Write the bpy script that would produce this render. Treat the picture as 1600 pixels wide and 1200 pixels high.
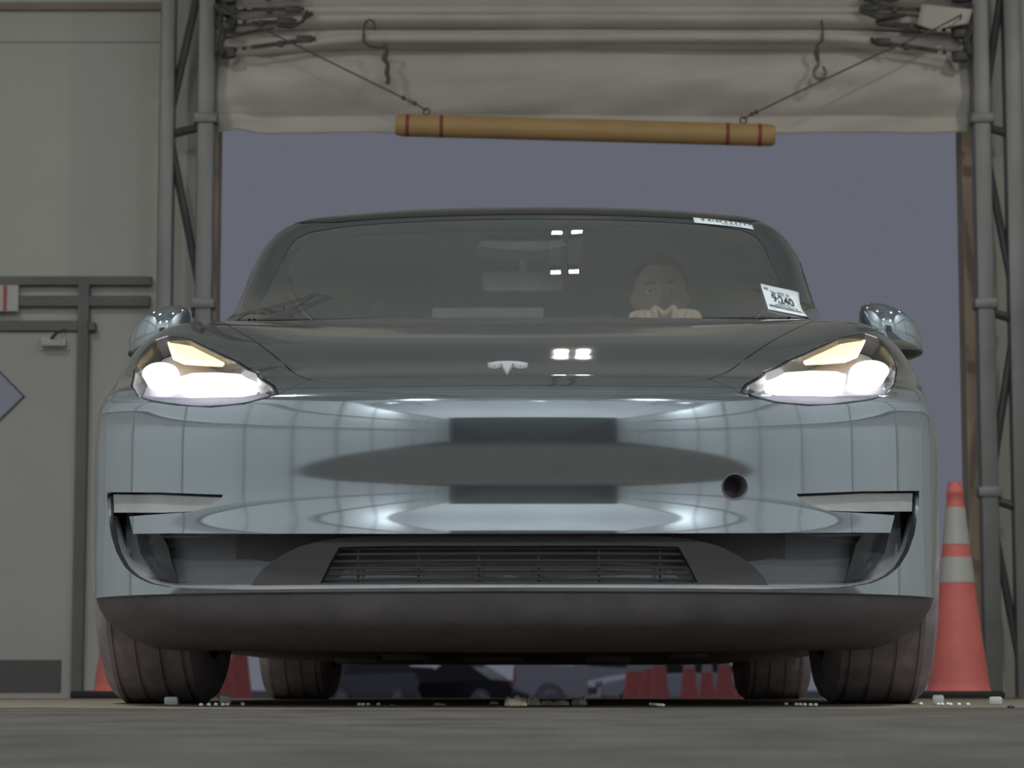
import bpy, bmesh, math, random
import numpy as np
from mathutils import Vector, Matrix, Euler, noise
from mathutils.bvhtree import BVHTree
from mathutils.geometry import delaunay_2d_cdt

random.seed(7)
for o in list(bpy.data.objects):
    bpy.data.objects.remove(o)
SC = bpy.context.scene
COL = SC.collection
R = math.radians

# ------------------------------------------------------------------ camera, sky, lamps, exposure
F = 4000.0                      # focal length in pixels of the 1600 x 1200 frame
HOR = 1047.0                    # image row of the horizon
CAMZ = 0.074
PITCH = math.atan((HOR - 600) / F)
cam_d = bpy.data.cameras.new('camera')
cam_d.sensor_width = 36.0
cam_d.lens = 36.0 * F / 1600
cam_d.clip_start = 0.05
cam_d.clip_end = 500
cam_d.dof.use_dof = True
cam_d.dof.focus_distance = 5.6
cam_d.dof.aperture_fstop = 9.0
cam = bpy.data.objects.new('camera', cam_d)
COL.objects.link(cam)
cam.location = (0, 0, CAMZ)
cam.rotation_euler = (math.pi / 2 + PITCH, 0, 0)
SC.camera = cam

w = bpy.data.worlds.new('dusk_sky')
SC.world = w
w.use_nodes = True
bg = w.node_tree.nodes['Background']
bg.inputs[0].default_value = (0.127, 0.134, 0.168, 1)
bg.inputs[1].default_value = 1.0

SC.view_settings.view_transform = 'Standard'
SC.view_settings.look = 'None'
SC.view_settings.exposure = 0.0
SC.view_settings.gamma = 1.0

def lamp_light(name, loc, power, size, color, target=None, sizey=None, parent=None):
    d = bpy.data.lights.new(name, 'AREA')
    d.energy = power
    d.color = color
    d.shape = 'RECTANGLE'
    d.size = size
    d.size_y = sizey or size
    o = bpy.data.objects.new(name, d)
    COL.objects.link(o)
    o.location = loc
    t = Vector(target if target else (loc[0], loc[1], 0))
    o.rotation_euler = (t - Vector(loc)).to_track_quat('-Z', 'Y').to_euler()
    return o

WARM = (1.0, 0.93, 0.82)
COOL = (0.88, 0.95, 1.0)
LAMPS = [   # location, power, colour, aimed at
    ((-3.0, -3.4, 4.2), 120, COOL, (-3.6, -8.0, 4.4)),  # three uplights added to brighten the tent end mirrored in the bumper
    ((0.2, -3.4, 4.2), 120, COOL, (0.2, -8.0, 4.6)),
    ((3.4, -3.4, 4.2), 120, COOL, (4.0, -8.0, 4.4)),
    ((-1.95, -1.6, 4.1), 115, COOL, (-2.7, -1.4, 0.4)),  # four washes added to brighten the side screens and floor
    ((-1.95, 4.0, 4.1), 115, COOL, (-2.7, 4.2, 0.4)),
    ((2.15, -1.6, 4.1), 115, COOL, (2.9, -1.4, 0.4)),
    ((2.15, 4.0, 4.1), 115, COOL, (2.9, 4.2, 0.4)),
    ((-3.1, 8.7, 4.6), 28, WARM, (-2.4, 9.6, 0)),
    ((3.7, 8.7, 4.6), 36, WARM, (3.0, 9.6, 0)),
    ((0.20, 9.0, 3.25), 0.5, WARM, (0.2, 9.3, 0)),
    ((0.30, 9.0, 3.25), 0.5, WARM, (0.3, 9.3, 0)),
]
NBIG = 9
for i, (loc, p, c, t) in enumerate(LAMPS):
    lamp_light('lamp_glow', loc, p, 0.22 if i < NBIG else 0.05, c, t, sizey=0.16 if i < NBIG else 0.05)

# ------------------------------------------------------------------ materials
def mat(name, col, rough=0.6, metal=0.0, coat=0.0, spec=0.5, noise_amt=0.0, noise_scale=8.0, bump=0.0, bump_scale=60.0,
        emit=None, emit_s=0.0, trans=0.0, ior=1.45, col2=None):
    m = bpy.data.materials.new(name)
    m.use_nodes = True
    nt = m.node_tree
    b = nt.nodes['Principled BSDF']
    b.inputs['Base Color'].default_value = (*col, 1)
    b.inputs['Roughness'].default_value = rough
    b.inputs['Metallic'].default_value = metal
    b.inputs['Coat Weight'].default_value = coat
    b.inputs['Coat Roughness'].default_value = 0.03
    b.inputs['Specular IOR Level'].default_value = spec
    b.inputs['Transmission Weight'].default_value = trans
    b.inputs['IOR'].default_value = ior
    if emit:
        b.inputs['Emission Color'].default_value = (*emit, 1)
        b.inputs['Emission Strength'].default_value = emit_s
    if noise_amt or col2 or bump:
        tc = nt.nodes.new('ShaderNodeTexCoord')
    if noise_amt or col2:
        n = nt.nodes.new('ShaderNodeTexNoise')
        n.inputs['Scale'].default_value = noise_scale
        n.inputs['Detail'].default_value = 5
        nt.links.new(tc.outputs['Object'], n.inputs['Vector'])
        r = nt.nodes.new('ShaderNodeValToRGB')
        r.color_ramp.elements[0].position = 0.32
        r.color_ramp.elements[1].position = 0.68
        c2 = col2 if col2 else tuple(min(1, c * (1 + noise_amt)) for c in col)
        c1 = col if col2 else tuple(c * (1 - noise_amt) for c in col)
        r.color_ramp.elements[0].color = (*c1, 1)
        r.color_ramp.elements[1].color = (*c2, 1)
        nt.links.new(n.outputs['Fac'], r.inputs['Fac'])
        nt.links.new(r.outputs['Color'], b.inputs['Base Color'])
    if bump:
        n2 = nt.nodes.new('ShaderNodeTexNoise')
        n2.inputs['Scale'].default_value = bump_scale
        n2.inputs['Detail'].default_value = 4
        nt.links.new(tc.outputs['Object'], n2.inputs['Vector'])
        bp = nt.nodes.new('ShaderNodeBump')
        bp.inputs['Strength'].default_value = bump
        bp.inputs['Distance'].default_value = 0.01
        nt.links.new(n2.outputs['Fac'], bp.inputs['Height'])
        nt.links.new(bp.outputs['Normal'], b.inputs['Normal'])
    return m

def clear_glass(name, tint=(0.8, 0.85, 0.82), rough=0.0, refl=1.0, veil=0.0):
    """thin pane: transparent, with a mirror reflection that grows towards grazing, and a milky film standing in for veiling haze"""
    m = bpy.data.materials.new(name)
    m.use_nodes = True
    nt = m.node_tree
    nt.nodes.remove(nt.nodes['Principled BSDF'])
    out = nt.nodes['Material Output']
    t = nt.nodes.new('ShaderNodeBsdfTransparent')
    t.inputs[0].default_value = (*tint, 1)
    g = nt.nodes.new('ShaderNodeBsdfGlossy')
    g.inputs['Roughness'].default_value = rough
    g.inputs[0].default_value = (1, 1, 1, 1)
    fr = nt.nodes.new('ShaderNodeFresnel')
    fr.inputs['IOR'].default_value = 1.5
    mu = nt.nodes.new('ShaderNodeMath')
    mu.operation = 'MULTIPLY'
    mu.inputs[1].default_value = refl
    mx = nt.nodes.new('ShaderNodeMixShader')
    base = t
    if veil:  # diffuse layer paints a veiling haze onto the pane
        df = nt.nodes.new('ShaderNodeBsdfDiffuse')
        df.inputs[0].default_value = (0.62, 0.62, 0.58, 1)
        md = nt.nodes.new('ShaderNodeMixShader')
        md.inputs[0].default_value = veil
        nt.links.new(t.outputs[0], md.inputs[1])
        nt.links.new(df.outputs[0], md.inputs[2])
        base = md
    nt.links.new(fr.outputs[0], mu.inputs[0])
    nt.links.new(mu.outputs[0], mx.inputs[0])
    nt.links.new(base.outputs[0], mx.inputs[1])
    nt.links.new(g.outputs[0], mx.inputs[2])
    nt.links.new(mx.outputs[0], out.inputs[0])
    return m

M = {}
M['paint'] = mat('grey_metallic_paint', (0.50, 0.54, 0.565), rough=0.06, metal=0.92, coat=0.5)
M['black_gloss'] = mat('black_gloss_trim', (0.05, 0.05, 0.054), rough=0.18)
M['black_plastic'] = mat('black_matte_plastic', (0.14, 0.123, 0.13), rough=0.6, noise_amt=0.15, noise_scale=14)
M['pillar'] = mat('dark_pillar_paint', (0.06, 0.065, 0.07), rough=0.12, coat=0.6)
M['grille_black'] = mat('grille_black', (0.085, 0.077, 0.08), rough=0.6)
M['rail'] = mat('grey_rail', (0.19, 0.19, 0.185), rough=0.6, noise_amt=0.1, noise_scale=5)
M['frame_grey'] = mat('pale_grey_frame', (0.48, 0.49, 0.49), rough=0.6)
M['duct'] = mat('dark_duct_plastic', (0.20, 0.20, 0.212), rough=0.4)
M['rubber'] = mat('lifted_tyre_rubber', (0.33, 0.285, 0.30), rough=0.8, noise_amt=0.2, noise_scale=20)  # colour lightened to stand in for haze over the dark rubber
M['rim'] = mat('wheel_rim_metal', (0.3, 0.3, 0.31), rough=0.35, metal=0.9)
M['under'] = mat('lifted_underbody', (0.42, 0.38, 0.39), rough=0.7)  # colour lightened to make up for light missing under the car
M['liner'] = mat('lifted_liner', (0.30, 0.27, 0.28), rough=0.8)  # black level raised in the colour, in place of haze
M['chrome'] = mat('chrome', (0.8, 0.8, 0.8), rough=0.12, metal=1.0)
M['emblem'] = mat('satin_chrome', (0.75, 0.75, 0.75), rough=0.35, metal=0.5)
M['windshield'] = clear_glass('windshield_glass', (0.86, 0.92, 0.87), refl=1.0, veil=0.12)
M['sideglass'] = clear_glass('side_window_glass', (0.92, 0.98, 0.94), refl=1.0, veil=0.10)
M['roofglass'] = mat('dark_roof_glass', (0.02, 0.021, 0.021), rough=0.06)
M['lens'] = clear_glass('headlight_lens', (0.95, 0.95, 0.97), refl=1.0)
M['lampbowl'] = mat('lamp_housing_silver', (0.30, 0.30, 0.34), rough=0.5, metal=0.0)
M['led'] = mat('headlight_led', (1, 1, 1), emit=(1.0, 0.98, 0.97), emit_s=2.0)
M['drl'] = mat('running_light_amber', (1, 0.85, 0.6), emit=(1.0, 0.70, 0.36), emit_s=0.95, noise_amt=0.2, noise_scale=150)
M['drl_edge'] = mat('running_light_edge', (1, 0.9, 0.5), emit=(1.0, 0.85, 0.45), emit_s=2.4)
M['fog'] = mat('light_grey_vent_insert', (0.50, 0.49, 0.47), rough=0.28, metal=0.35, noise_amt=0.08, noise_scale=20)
M['seat'] = mat('dark_seat_leather', (0.17, 0.17, 0.16), rough=0.5)
M['dash'] = mat('dark_dashboard', (0.14, 0.14, 0.14), rough=0.6)
M['headliner'] = mat('grey_headliner', (0.42, 0.42, 0.39), rough=0.9)
M['skin'] = mat('skin', (0.66, 0.43, 0.33), rough=0.5, noise_amt=0.05, noise_scale=30)
M['lip'] = mat('lips', (0.42, 0.17, 0.15), rough=0.45)
M['hair'] = mat('dark_brown_hair', (0.035, 0.025, 0.02), rough=0.5, bump=0.3, bump_scale=200)
M['eyewhite'] = mat('eye_white', (0.7, 0.7, 0.68), rough=0.2)
M['iris'] = mat('eye_iris', (0.05, 0.04, 0.03), rough=0.2)
M['shirt'] = mat('dark_shirt_cloth', (0.05, 0.052, 0.06), rough=0.9)
M['paper'] = mat('white_paper', (0.85, 0.9, 0.9), rough=0.6)
M['ink'] = mat('black_ink', (0.03, 0.035, 0.04), rough=0.6)
M['ink_grey'] = mat('grey_ink', (0.12, 0.13, 0.15), rough=0.6)
M['concrete'] = mat('concrete', (0.2, 0.19, 0.17), rough=0.8)
M['asphalt'] = mat('asphalt', (0.13, 0.13, 0.13), rough=0.9, noise_amt=0.2, noise_scale=3)
M['fabric_wall'] = mat('white_tent_fabric', (0.78, 0.80, 0.80), rough=0.85, noise_amt=0.05, noise_scale=0.6)
M['wall_panel'] = mat('grey_white_wall_panel', (0.58, 0.58, 0.54), rough=0.75, noise_amt=0.06, noise_scale=0.9)
M['curtain'] = mat('dirty_white_curtain', (0.68, 0.635, 0.58), rough=0.85, noise_amt=0.10, noise_scale=1.6)
M['strap'] = mat('worn_dark_webbing', (0.10, 0.095, 0.088), rough=0.8, noise_amt=0.3, noise_scale=30)
M['steel'] = mat('galvanised_steel', (0.27, 0.27, 0.265), rough=0.5, metal=0.5, noise_amt=0.12, noise_scale=4)
M['steel_dark'] = mat('dark_steel', (0.10, 0.10, 0.106), rough=0.5, metal=0.4, noise_amt=0.12, noise_scale=4)
M['jamb'] = mat('tan_wood_jamb', (0.42, 0.33, 0.26), rough=0.8, noise_amt=0.12, noise_scale=4)
M['brown'] = mat('brown_trim', (0.34, 0.28, 0.24), rough=0.8)
M['door'] = mat('grey_door_paint', (0.50, 0.50, 0.47), rough=0.6, noise_amt=0.04, noise_scale=2)
M['kick'] = mat('dark_kick_plate', (0.13, 0.12, 0.12), rough=0.5)
M['bluegrey'] = mat('blue_grey_placard', (0.40, 0.42, 0.52), rough=0.6)
M['red'] = mat('red_stripe', (0.55, 0.12, 0.13), rough=0.6)
M['signwhite'] = mat('sign_white', (0.62, 0.60, 0.60), rough=0.6)
M['yellow'] = mat('yellow_bar_plastic', (0.55, 0.36, 0.16), rough=0.45, noise_amt=0.06, noise_scale=6)
M['maroon'] = mat('maroon_band', (0.30, 0.08, 0.06), rough=0.5)
M['cable'] = mat('dark_cable', (0.14, 0.12, 0.11), rough=0.6)
M['orange'] = mat('cone_orange', (0.80, 0.20, 0.175), rough=0.55, noise_amt=0.08, noise_scale=9)
M['coneband'] = mat('cone_white_band', (0.52, 0.51, 0.48), rough=0.4, noise_amt=0.05, noise_scale=9)
M['conebase'] = mat('cone_black_base', (0.03, 0.03, 0.03), rough=0.8)
M['glasscube'] = mat('clear_glass_block', (0.95, 0.97, 0.90), rough=0.03, coat=1.0, trans=0.45, ior=1.5)
M['bead'] = mat('white_glass_bead', (0.95, 0.95, 0.92), rough=0.08, coat=1.0)
M['straw'] = mat('dry_leaf', (0.62, 0.55, 0.40), rough=0.7, noise_amt=0.25, noise_scale=60)
M['pebble'] = mat('dark_pebble', (0.05, 0.05, 0.06), rough=0.8)
M['lampglass'] = mat('lamp_face', (1, 1, 1), emit=(1, 0.9, 0.75), emit_s=14)
M['lampbody'] = mat('lamp_body', (0.3, 0.3, 0.3), rough=0.5)

# ------------------------------------------------------------------ object helpers
def tag(o, label=None, cat=None, group=None, kind=None):
    if label: o['label'] = label
    if cat: o['category'] = cat
    if group: o['group'] = group
    if kind: o['kind'] = kind
    return o

def empty(name, loc=(0, 0, 0), rot=(0, 0, 0), label=None, cat=None, group=None):
    o = bpy.data.objects.new(name, None)
    o.empty_display_size = 0.1
    COL.objects.link(o)
    o.location = loc
    o.rotation_euler = rot
    return tag(o, label, cat, group)

def mesh_obj(name, verts, faces, m, parent=None, smooth=True, normals=None, label=None, kind=None):
    me = bpy.data.meshes.new(name)
    me.from_pydata([tuple(v) for v in verts], [], [tuple(int(i) for i in f) for f in faces])
    mats = m if isinstance(m, (list, tuple)) else [m]
    for x in mats:
        me.materials.append(x)
    me.polygons.foreach_set('use_smooth', [smooth] * len(me.polygons))
    me.update()
    if normals is not None:
        me.normals_split_custom_set_from_vertices([tuple(n) for n in normals])
    o = bpy.data.objects.new(name, me)
    COL.objects.link(o)
    if parent: o.parent = parent
    return tag(o, label=label, kind=kind)

def bm_obj(name, bm, m, parent=None, smooth=None, label=None, kind=None):
    me = bpy.data.meshes.new(name)
    bmesh.ops.recalc_face_normals(bm, faces=bm.faces)
    bm.to_mesh(me)
    bm.free()
    mats = m if isinstance(m, (list, tuple)) else [m]
    for x in mats:
        me.materials.append(x)
    if smooth is not None:
        ang = R(35) if smooth is True else smooth
        for p in me.polygons: p.use_smooth = True
        me.set_sharp_from_angle(angle=ang)
    o = bpy.data.objects.new(name, me)
    COL.objects.link(o)
    if parent: o.parent = parent
    return tag(o, label=label, kind=kind)

def bx(bm, c, s, rot=None, bev=0.0, mi=0):
    """box with centre c, full sizes s"""
    mtx = Matrix.Translation(Vector(c))
    if rot is not None:
        mtx = mtx @ Euler(rot).to_matrix().to_4x4()
    mtx = mtx @ Matrix.Diagonal((s[0], s[1], s[2], 1))
    r = bmesh.ops.create_cube(bm, size=1, matrix=mtx)
    fs = {f for v in r['verts'] for f in v.link_faces}
    for f in fs: f.material_index = mi
    if bev:
        es = list({e for v in r['verts'] for e in v.link_edges})
        q = bmesh.ops.bevel(bm, geom=es, offset=bev, segments=2, profile=0.5, affect='EDGES')
        for f in q['faces']: f.material_index = mi

def tube(bm, pts, rad, n=8, mi=0, cap=True):
    pts = [Vector(p) for p in pts]
    rads = rad if isinstance(rad, (list, tuple)) else [rad] * len(pts)
    rings = []
    ref = None
    for i, p in enumerate(pts):
        a = pts[max(i - 1, 0)]
        b = pts[min(i + 1, len(pts) - 1)]
        d = (b - a).normalized()
        if ref is None:
            ref = Vector((0, 0, 1)) if abs(d.z) < 0.9 else Vector((1, 0, 0))
        x = d.cross(ref)
        if x.length < 1e-6: x = d.orthogonal()
        x.normalize()
        y = x.cross(d).normalized()
        ref = y
        rings.append([bm.verts.new(p + (x * math.cos(2 * math.pi * k / n) + y * math.sin(2 * math.pi * k / n)) * rads[i]) for k in range(n)])
    for i in range(len(rings) - 1):
        for k in range(n):
            f = bm.faces.new((rings[i][k], rings[i][(k + 1) % n], rings[i + 1][(k + 1) % n], rings[i + 1][k]))
            f.material_index = mi
    if cap:
        for rg in (rings[0][::-1], rings[-1]):
            f = bm.faces.new(rg)
            f.material_index = mi

def lathe(bm, prof, n=32, mtx=Matrix.Identity(4), mi=0, close=False):
    """prof: list of (r, h) turned round local z"""
    rings = []
    for r_, h in prof:
        rings.append([bm.verts.new(mtx @ Vector((r_ * math.cos(2 * math.pi * k / n), r_ * math.sin(2 * math.pi * k / n), h))) for k in range(n)])
    m_ = len(rings)
    for i in range(m_ if close else m_ - 1):
        a, b = rings[i], rings[(i + 1) % m_]
        for k in range(n):
            f = bm.faces.new((a[k], a[(k + 1) % n], b[(k + 1) % n], b[k]))
            f.material_index = mi
    return rings

def prism(bm, poly, axis, a, b, mi=0):
    """poly of 2-D points extruded along axis ('x','y','z') between a and b"""
    def P(p, t):
        return {'x': (t, p[0], p[1]), 'y': (p[0], t, p[1]), 'z': (p[0], p[1], t)}[axis]
    A = [bm.verts.new(P(p, a)) for p in poly]
    B = [bm.verts.new(P(p, b)) for p in poly]
    n = len(poly)
    fs = [bm.faces.new(A), bm.faces.new(B[::-1])]
    for i in range(n):
        fs.append(bm.faces.new((A[i], B[i], B[(i + 1) % n], A[(i + 1) % n])))
    for f in fs: f.material_index = mi

def copy_tree(o, parent=None):
    c = o.copy()
    COL.objects.link(c)
    c.parent = parent
    if parent: c.matrix_parent_inverse = o.matrix_parent_inverse.copy()
    for ch in [x for x in bpy.data.objects if x.parent == o]:
        copy_tree(ch, c)
    return c

def at(px, py, Y):
    """world point at depth Y seen at a pixel of the 1600 x 1200 frame"""
    sx = (px - 800) / F
    sy = (600 - py) / F
    cp, sp = math.cos(PITCH), math.sin(PITCH)
    d = Vector((sx, cp - sy * sp, sp + sy * cp))
    return Vector((0, 0, CAMZ)) + d * (Y / d.y)

# ------------------------------------------------------------------ setting: floor and lot
def ground(y):
    pts = [(-40, 0), (6.3, 0), (10.9, -0.045), (34, -0.41), (74, -1.08), (110, -1.5), (300, -1.5)]
    for (a, za), (b, zb) in zip(pts, pts[1:]):
        if y <= b: return za + (zb - za) * (y - a) / (b - a)
    return pts[-1][1]

def floor_material():
    m = bpy.data.materials.new('worn_concrete_floor')
    m.use_nodes = True
    nt = m.node_tree
    b = nt.nodes['Principled BSDF']
    b.inputs['Roughness'].default_value = 0.95
    b.inputs['Specular IOR Level'].default_value = 0.12
    tc = nt.nodes.new('ShaderNodeTexCoord')
    def noi(s, d=6):
        n = nt.nodes.new('ShaderNodeTexNoise')
        n.inputs['Scale'].default_value = s
        n.inputs['Detail'].default_value = d
        nt.links.new(tc.outputs['Object'], n.inputs['Vector'])
        return n
    n1 = noi(5, 7)
    n2 = noi(90, 3)
    n3 = noi(1.3, 6)
    sep = nt.nodes.new('ShaderNodeSeparateXYZ')
    nt.links.new(tc.outputs['Object'], sep.inputs[0])
    r1 = nt.nodes.new('ShaderNodeValToRGB')
    e = r1.color_ramp.elements
    e[0].position, e[0].color = 0.3, (0.062, 0.056, 0.048, 1)
    e[1].position, e[1].color = 0.72, (0.124, 0.111, 0.094, 1)
    nt.links.new(n1.outputs['Fac'], r1.inputs['Fac'])
    r2 = nt.nodes.new('ShaderNodeValToRGB')
    e = r2.color_ramp.elements
    e[0].position, e[0].color = 0.3, (0.75, 0.75, 0.75, 1)
    e[1].position, e[1].color = 0.75, (1.15, 1.15, 1.15, 1)
    nt.links.new(n2.outputs['Fac'], r2.inputs['Fac'])
    mm = nt.nodes.new('ShaderNodeMix')
    mm.data_type = 'RGBA'
    mm.blend_type = 'MULTIPLY'
    mm.inputs[0].default_value = 1
    nt.links.new(r1.outputs[0], mm.inputs[6])
    nt.links.new(r2.outputs[0], mm.inputs[7])
    # paler tan strip from about 5 m on, ragged edge
    ad = nt.nodes.new('ShaderNodeMath')
    ad.operation = 'MULTIPLY_ADD'
    ad.inputs[1].default_value = 1.1
    nt.links.new(n3.outputs['Fac'], ad.inputs[0])
    nt.links.new(sep.outputs['Y'], ad.inputs[2])
    mr = nt.nodes.new('ShaderNodeMapRange')
    mr.inputs[1].default_value = 5.55
    mr.inputs[2].default_value = 5.68
    nt.links.new(ad.outputs[0], mr.inputs[0])
    mx = nt.nodes.new('ShaderNodeMix')
    mx.data_type = 'RGBA'
    nt.links.new(mr.outputs[0], mx.inputs[0])
    nt.links.new(mm.outputs[2], mx.inputs[6])
    mx.inputs[7].default_value = (0.24, 0.20, 0.15, 1)
    nt.links.new(mx.outputs[2], b.inputs['Base Color'])
    bp = nt.nodes.new('ShaderNodeBump')
    bp.inputs['Strength'].default_value = 0.35
    bp.inputs['Distance'].default_value = 0.006
    nt.links.new(n2.outputs['Fac'], bp.inputs['Height'])
    nt.links.new(bp.outputs[0], b.inputs['Normal'])
    return m

TX0, TX1, TY0, TY1, EAVE, RIDGE = -6.0, 6.5, -8.0, 12.75, 4.0, 6.4
def grid_strip(ys, x0, x1, nx=6):
    v, f = [], []
    for y in ys:
        for i in range(nx + 1):
            v.append((x0 + (x1 - x0) * i / nx, y, ground(y)))
    for j in range(len(ys) - 1):
        for i in range(nx):
            a = j * (nx + 1) + i
            f.append((a, a + 1, a + nx + 2, a + nx + 1))
    return v, f
ys = [-8, -4, 0, 2, 3, 4, 5, 5.6, 6.0, 6.3, 6.6, 7.5, 9, 10.9, 12.9]
v, f = grid_strip(ys, TX0, TX1)
mesh_obj('floor', v, f, floor_material(), kind='structure')
ys = [12.9, 15, 20, 27, 34, 45, 60, 74, 92, 110, 200]
v, f = grid_strip(ys, -70, 70, 10)
mesh_obj('parking_lot_ground', v, f, M['asphalt'], kind='structure')

# ------------------------------------------------------------------ the car: smooth master surfaces
CAR_LOC = Vector((-0.008, 4.95, 0.0075))
CAR_ROT = Euler((R(-0.5), 0, R(-1.37)))
CARM = Matrix.Translation(CAR_LOC) @ CAR_ROT.to_matrix().to_4x4()
CARI = CARM.inverted()

class Sheet:
    """symmetric tensor B-spline surface; u in [-8, 8] across, v in [0, rows-1] along"""
    def __init__(s, rows, sharp=0.75):
        P = np.array([[[-r[k][0], r[k][1], r[k][2]] for k in range(8, 0, -1)] + [list(r[k]) for k in range(9)] for r in rows], float)
        s.nr, s.nc = P.shape[:2]
        s.C = P.copy()
        jj, ii = np.meshgrid(np.arange(s.nr, dtype=float), np.arange(s.nc, dtype=float), indexing='ij')
        for _ in range(2):
            q = s.raw(ii.ravel(), jj.ravel()).reshape(P.shape)
            s.C = s.C + sharp * (P - q)
        s.bvh = None
    def raw(s, uu, vv):
        C = s.C
        Cp = np.concatenate([2 * C[:, :1] - C[:, 1:2], C, 2 * C[:, -1:] - C[:, -2:-1]], 1)
        Cp = np.concatenate([2 * Cp[:1] - Cp[1:2], Cp, 2 * Cp[-1:] - Cp[-2:-1]], 0)
        def wts(t, n):
            i = np.clip(np.floor(t).astype(int), 0, n - 2)
            x = t - i
            return i, np.stack([(1 - x) ** 3, 3 * x ** 3 - 6 * x ** 2 + 4, -3 * x ** 3 + 3 * x ** 2 + 3 * x + 1, x ** 3], -1) / 6
        iu, wu = wts(np.asarray(uu, float), s.nc)
        iv, wv = wts(np.asarray(vv, float), s.nr)
        out = np.zeros((len(iu), 3))
        for a in range(4):
            for b in range(4):
                out += (wv[:, a] * wu[:, b])[:, None] * Cp[iv + a, iu + b]
        return out
    def ev(s, uv):
        uv = np.asarray(uv, float)
        return s.raw(uv[:, 0] + 8, uv[:, 1])
    def nrm(s, uv):
        uv = np.asarray(uv, float)
        e = 0.02
        u0 = np.clip(uv[:, 0] - e, -8, 8); u1 = np.clip(uv[:, 0] + e, -8, 8)
        v0 = np.clip(uv[:, 1] - e, 0, s.nr - 1); v1 = np.clip(uv[:, 1] + e, 0, s.nr - 1)
        du = s.ev(np.stack([u1, uv[:, 1]], -1)) - s.ev(np.stack([u0, uv[:, 1]], -1))
        dv = s.ev(np.stack([uv[:, 0], v1], -1)) - s.ev(np.stack([uv[:, 0], v0], -1))
        n = np.cross(du, dv)
        return n / np.maximum(np.linalg.norm(n, axis=1), 1e-9)[:, None]
    def build_bvh(s):
        nu, nv = 16 * 10 + 1, (s.nr - 1) * 10 + 1
        U, V = np.meshgrid(np.linspace(-8, 8, nu), np.linspace(0, s.nr - 1, nv))
        s.gu = np.stack([U.ravel(), V.ravel()], -1)
        s.gp = s.ev(s.gu)
        f = []
        for j in range(nv - 1):
            for i in range(nu - 1):
                a = j * nu + i
                f.append((a, a + 1, a + nu + 1)); f.append((a, a + nu + 1, a + nu))
        s.gf = f
        s.bvh = BVHTree.FromPolygons([tuple(p) for p in s.gp], f)
    def pix(s, px, py):
        """surface coordinates of the point of this surface seen at a pixel"""
        if s.bvh is None: s.build_bvh()
        w_ = at(px, py, 5.0)
        o = CARI @ Vector((0, 0, CAMZ))
        d = (CARI @ w_ - o).normalized()
        loc, n, idx, dist = s.bvh.ray_cast(o, d)
        if loc is None:
            loc, n, idx, dist = s.bvh.find_nearest(o + d * ((CARI @ w_ - o).length + 0.4))
        a, b, c = s.gf[idx]
        A, B, Cc = (np.array(s.gp[k]) for k in (a, b, c))
        T = np.stack([B - A, Cc - A], -1)
        bc, *_ = np.linalg.lstsq(T, np.array(loc) - A, rcond=None)
        r = s.gu[a] + bc[0] * (s.gu[b] - s.gu[a]) + bc[1] * (s.gu[c] - s.gu[a])
        return (float(r[0]), float(r[1]))

def row(x, y, z):
    return list(zip(x, y, z))
XB = [0, .2, .4, .55, .68, .77, .83, .87]
PLAN = [.0, .0088, .0368, .0745, .1310, .2030, .2800, .3660, .480]
EDGE = lambda z: float(np.interp(z, [.226, .255, .295, .338, .415, .505, .55, .585, .612, .636], [.886, .890, .893, .896, .898, .899, .898, .896, .893, .890]))
def brow(z, dy, zdrop=0.0, back=0.0):
    n = len(XB)
    ys_ = [PLAN[i] + dy * (1 - .35 * (XB[i] / .87) ** 4 if i < n else .6) for i in range(n)] + [PLAN[n] + .5 * dy + back]
    return row(XB + [EDGE(z)], ys_, [z] * (n - 1) + [z - zdrop * .35, z - zdrop])
FRONT = Sheet([
    brow(.218, .0100), brow(.252, .0060), brow(.295, .0035), brow(.338, .0042), brow(.375, .0092), brow(.415, .0108), brow(.46, .0066),
    brow(.505, .0022), brow(.55, .0004), brow(.585, .0042, .004, .010), brow(.612, .0140, .012, .03),
    brow(.634, .058, .028, .05), brow(.655, .105, .038, .065),
    row([0, .2, .4, .55, .68, .77, .832, .877, .906], [.24, .248, .278, .32, .38, .445, .505, .555, .61], [.695, .695, .695, .696, .702, .704, .698, .675, .61]),
    row([0, .2, .4, .55, .68, .77, .832, .88, .91], [.40, .406, .43, .465, .515, .57, .615, .655, .69], [.757, .757, .757, .759, .770, .776, .764, .715, .625]),
    row([0, .2, .4, .55, .68, .765, .832, .882, .913], [.60, .602, .615, .64, .67, .70, .73, .75, .77], [.809, .809, .809, .812, .824, .830, .808, .748, .635]),
    row([0, .2, .4, .55, .68, .765, .832, .883, .915], [.80, .80, .81, .82, .835, .85, .86, .865, .87], [.859, .859, .859, .860, .866, .866, .836, .768, .645]),
    row([0, .2, .4, .55, .68, .765, .832, .883, .915], [1.05, 1.05, 1.06, 1.07, 1.08, 1.09, 1.1, 1.1, 1.1], [.906, .906, .904, .902, .900, .893, .860, .79, .655]),
    row([0, .2, .4, .55, .68, .765, .832, .883, .915], [1.45] * 9, [.935, .935, .934, .93, .922, .902, .865, .80, .67]),
])
XR = [0, .18, .345, .47, .567]
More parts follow.
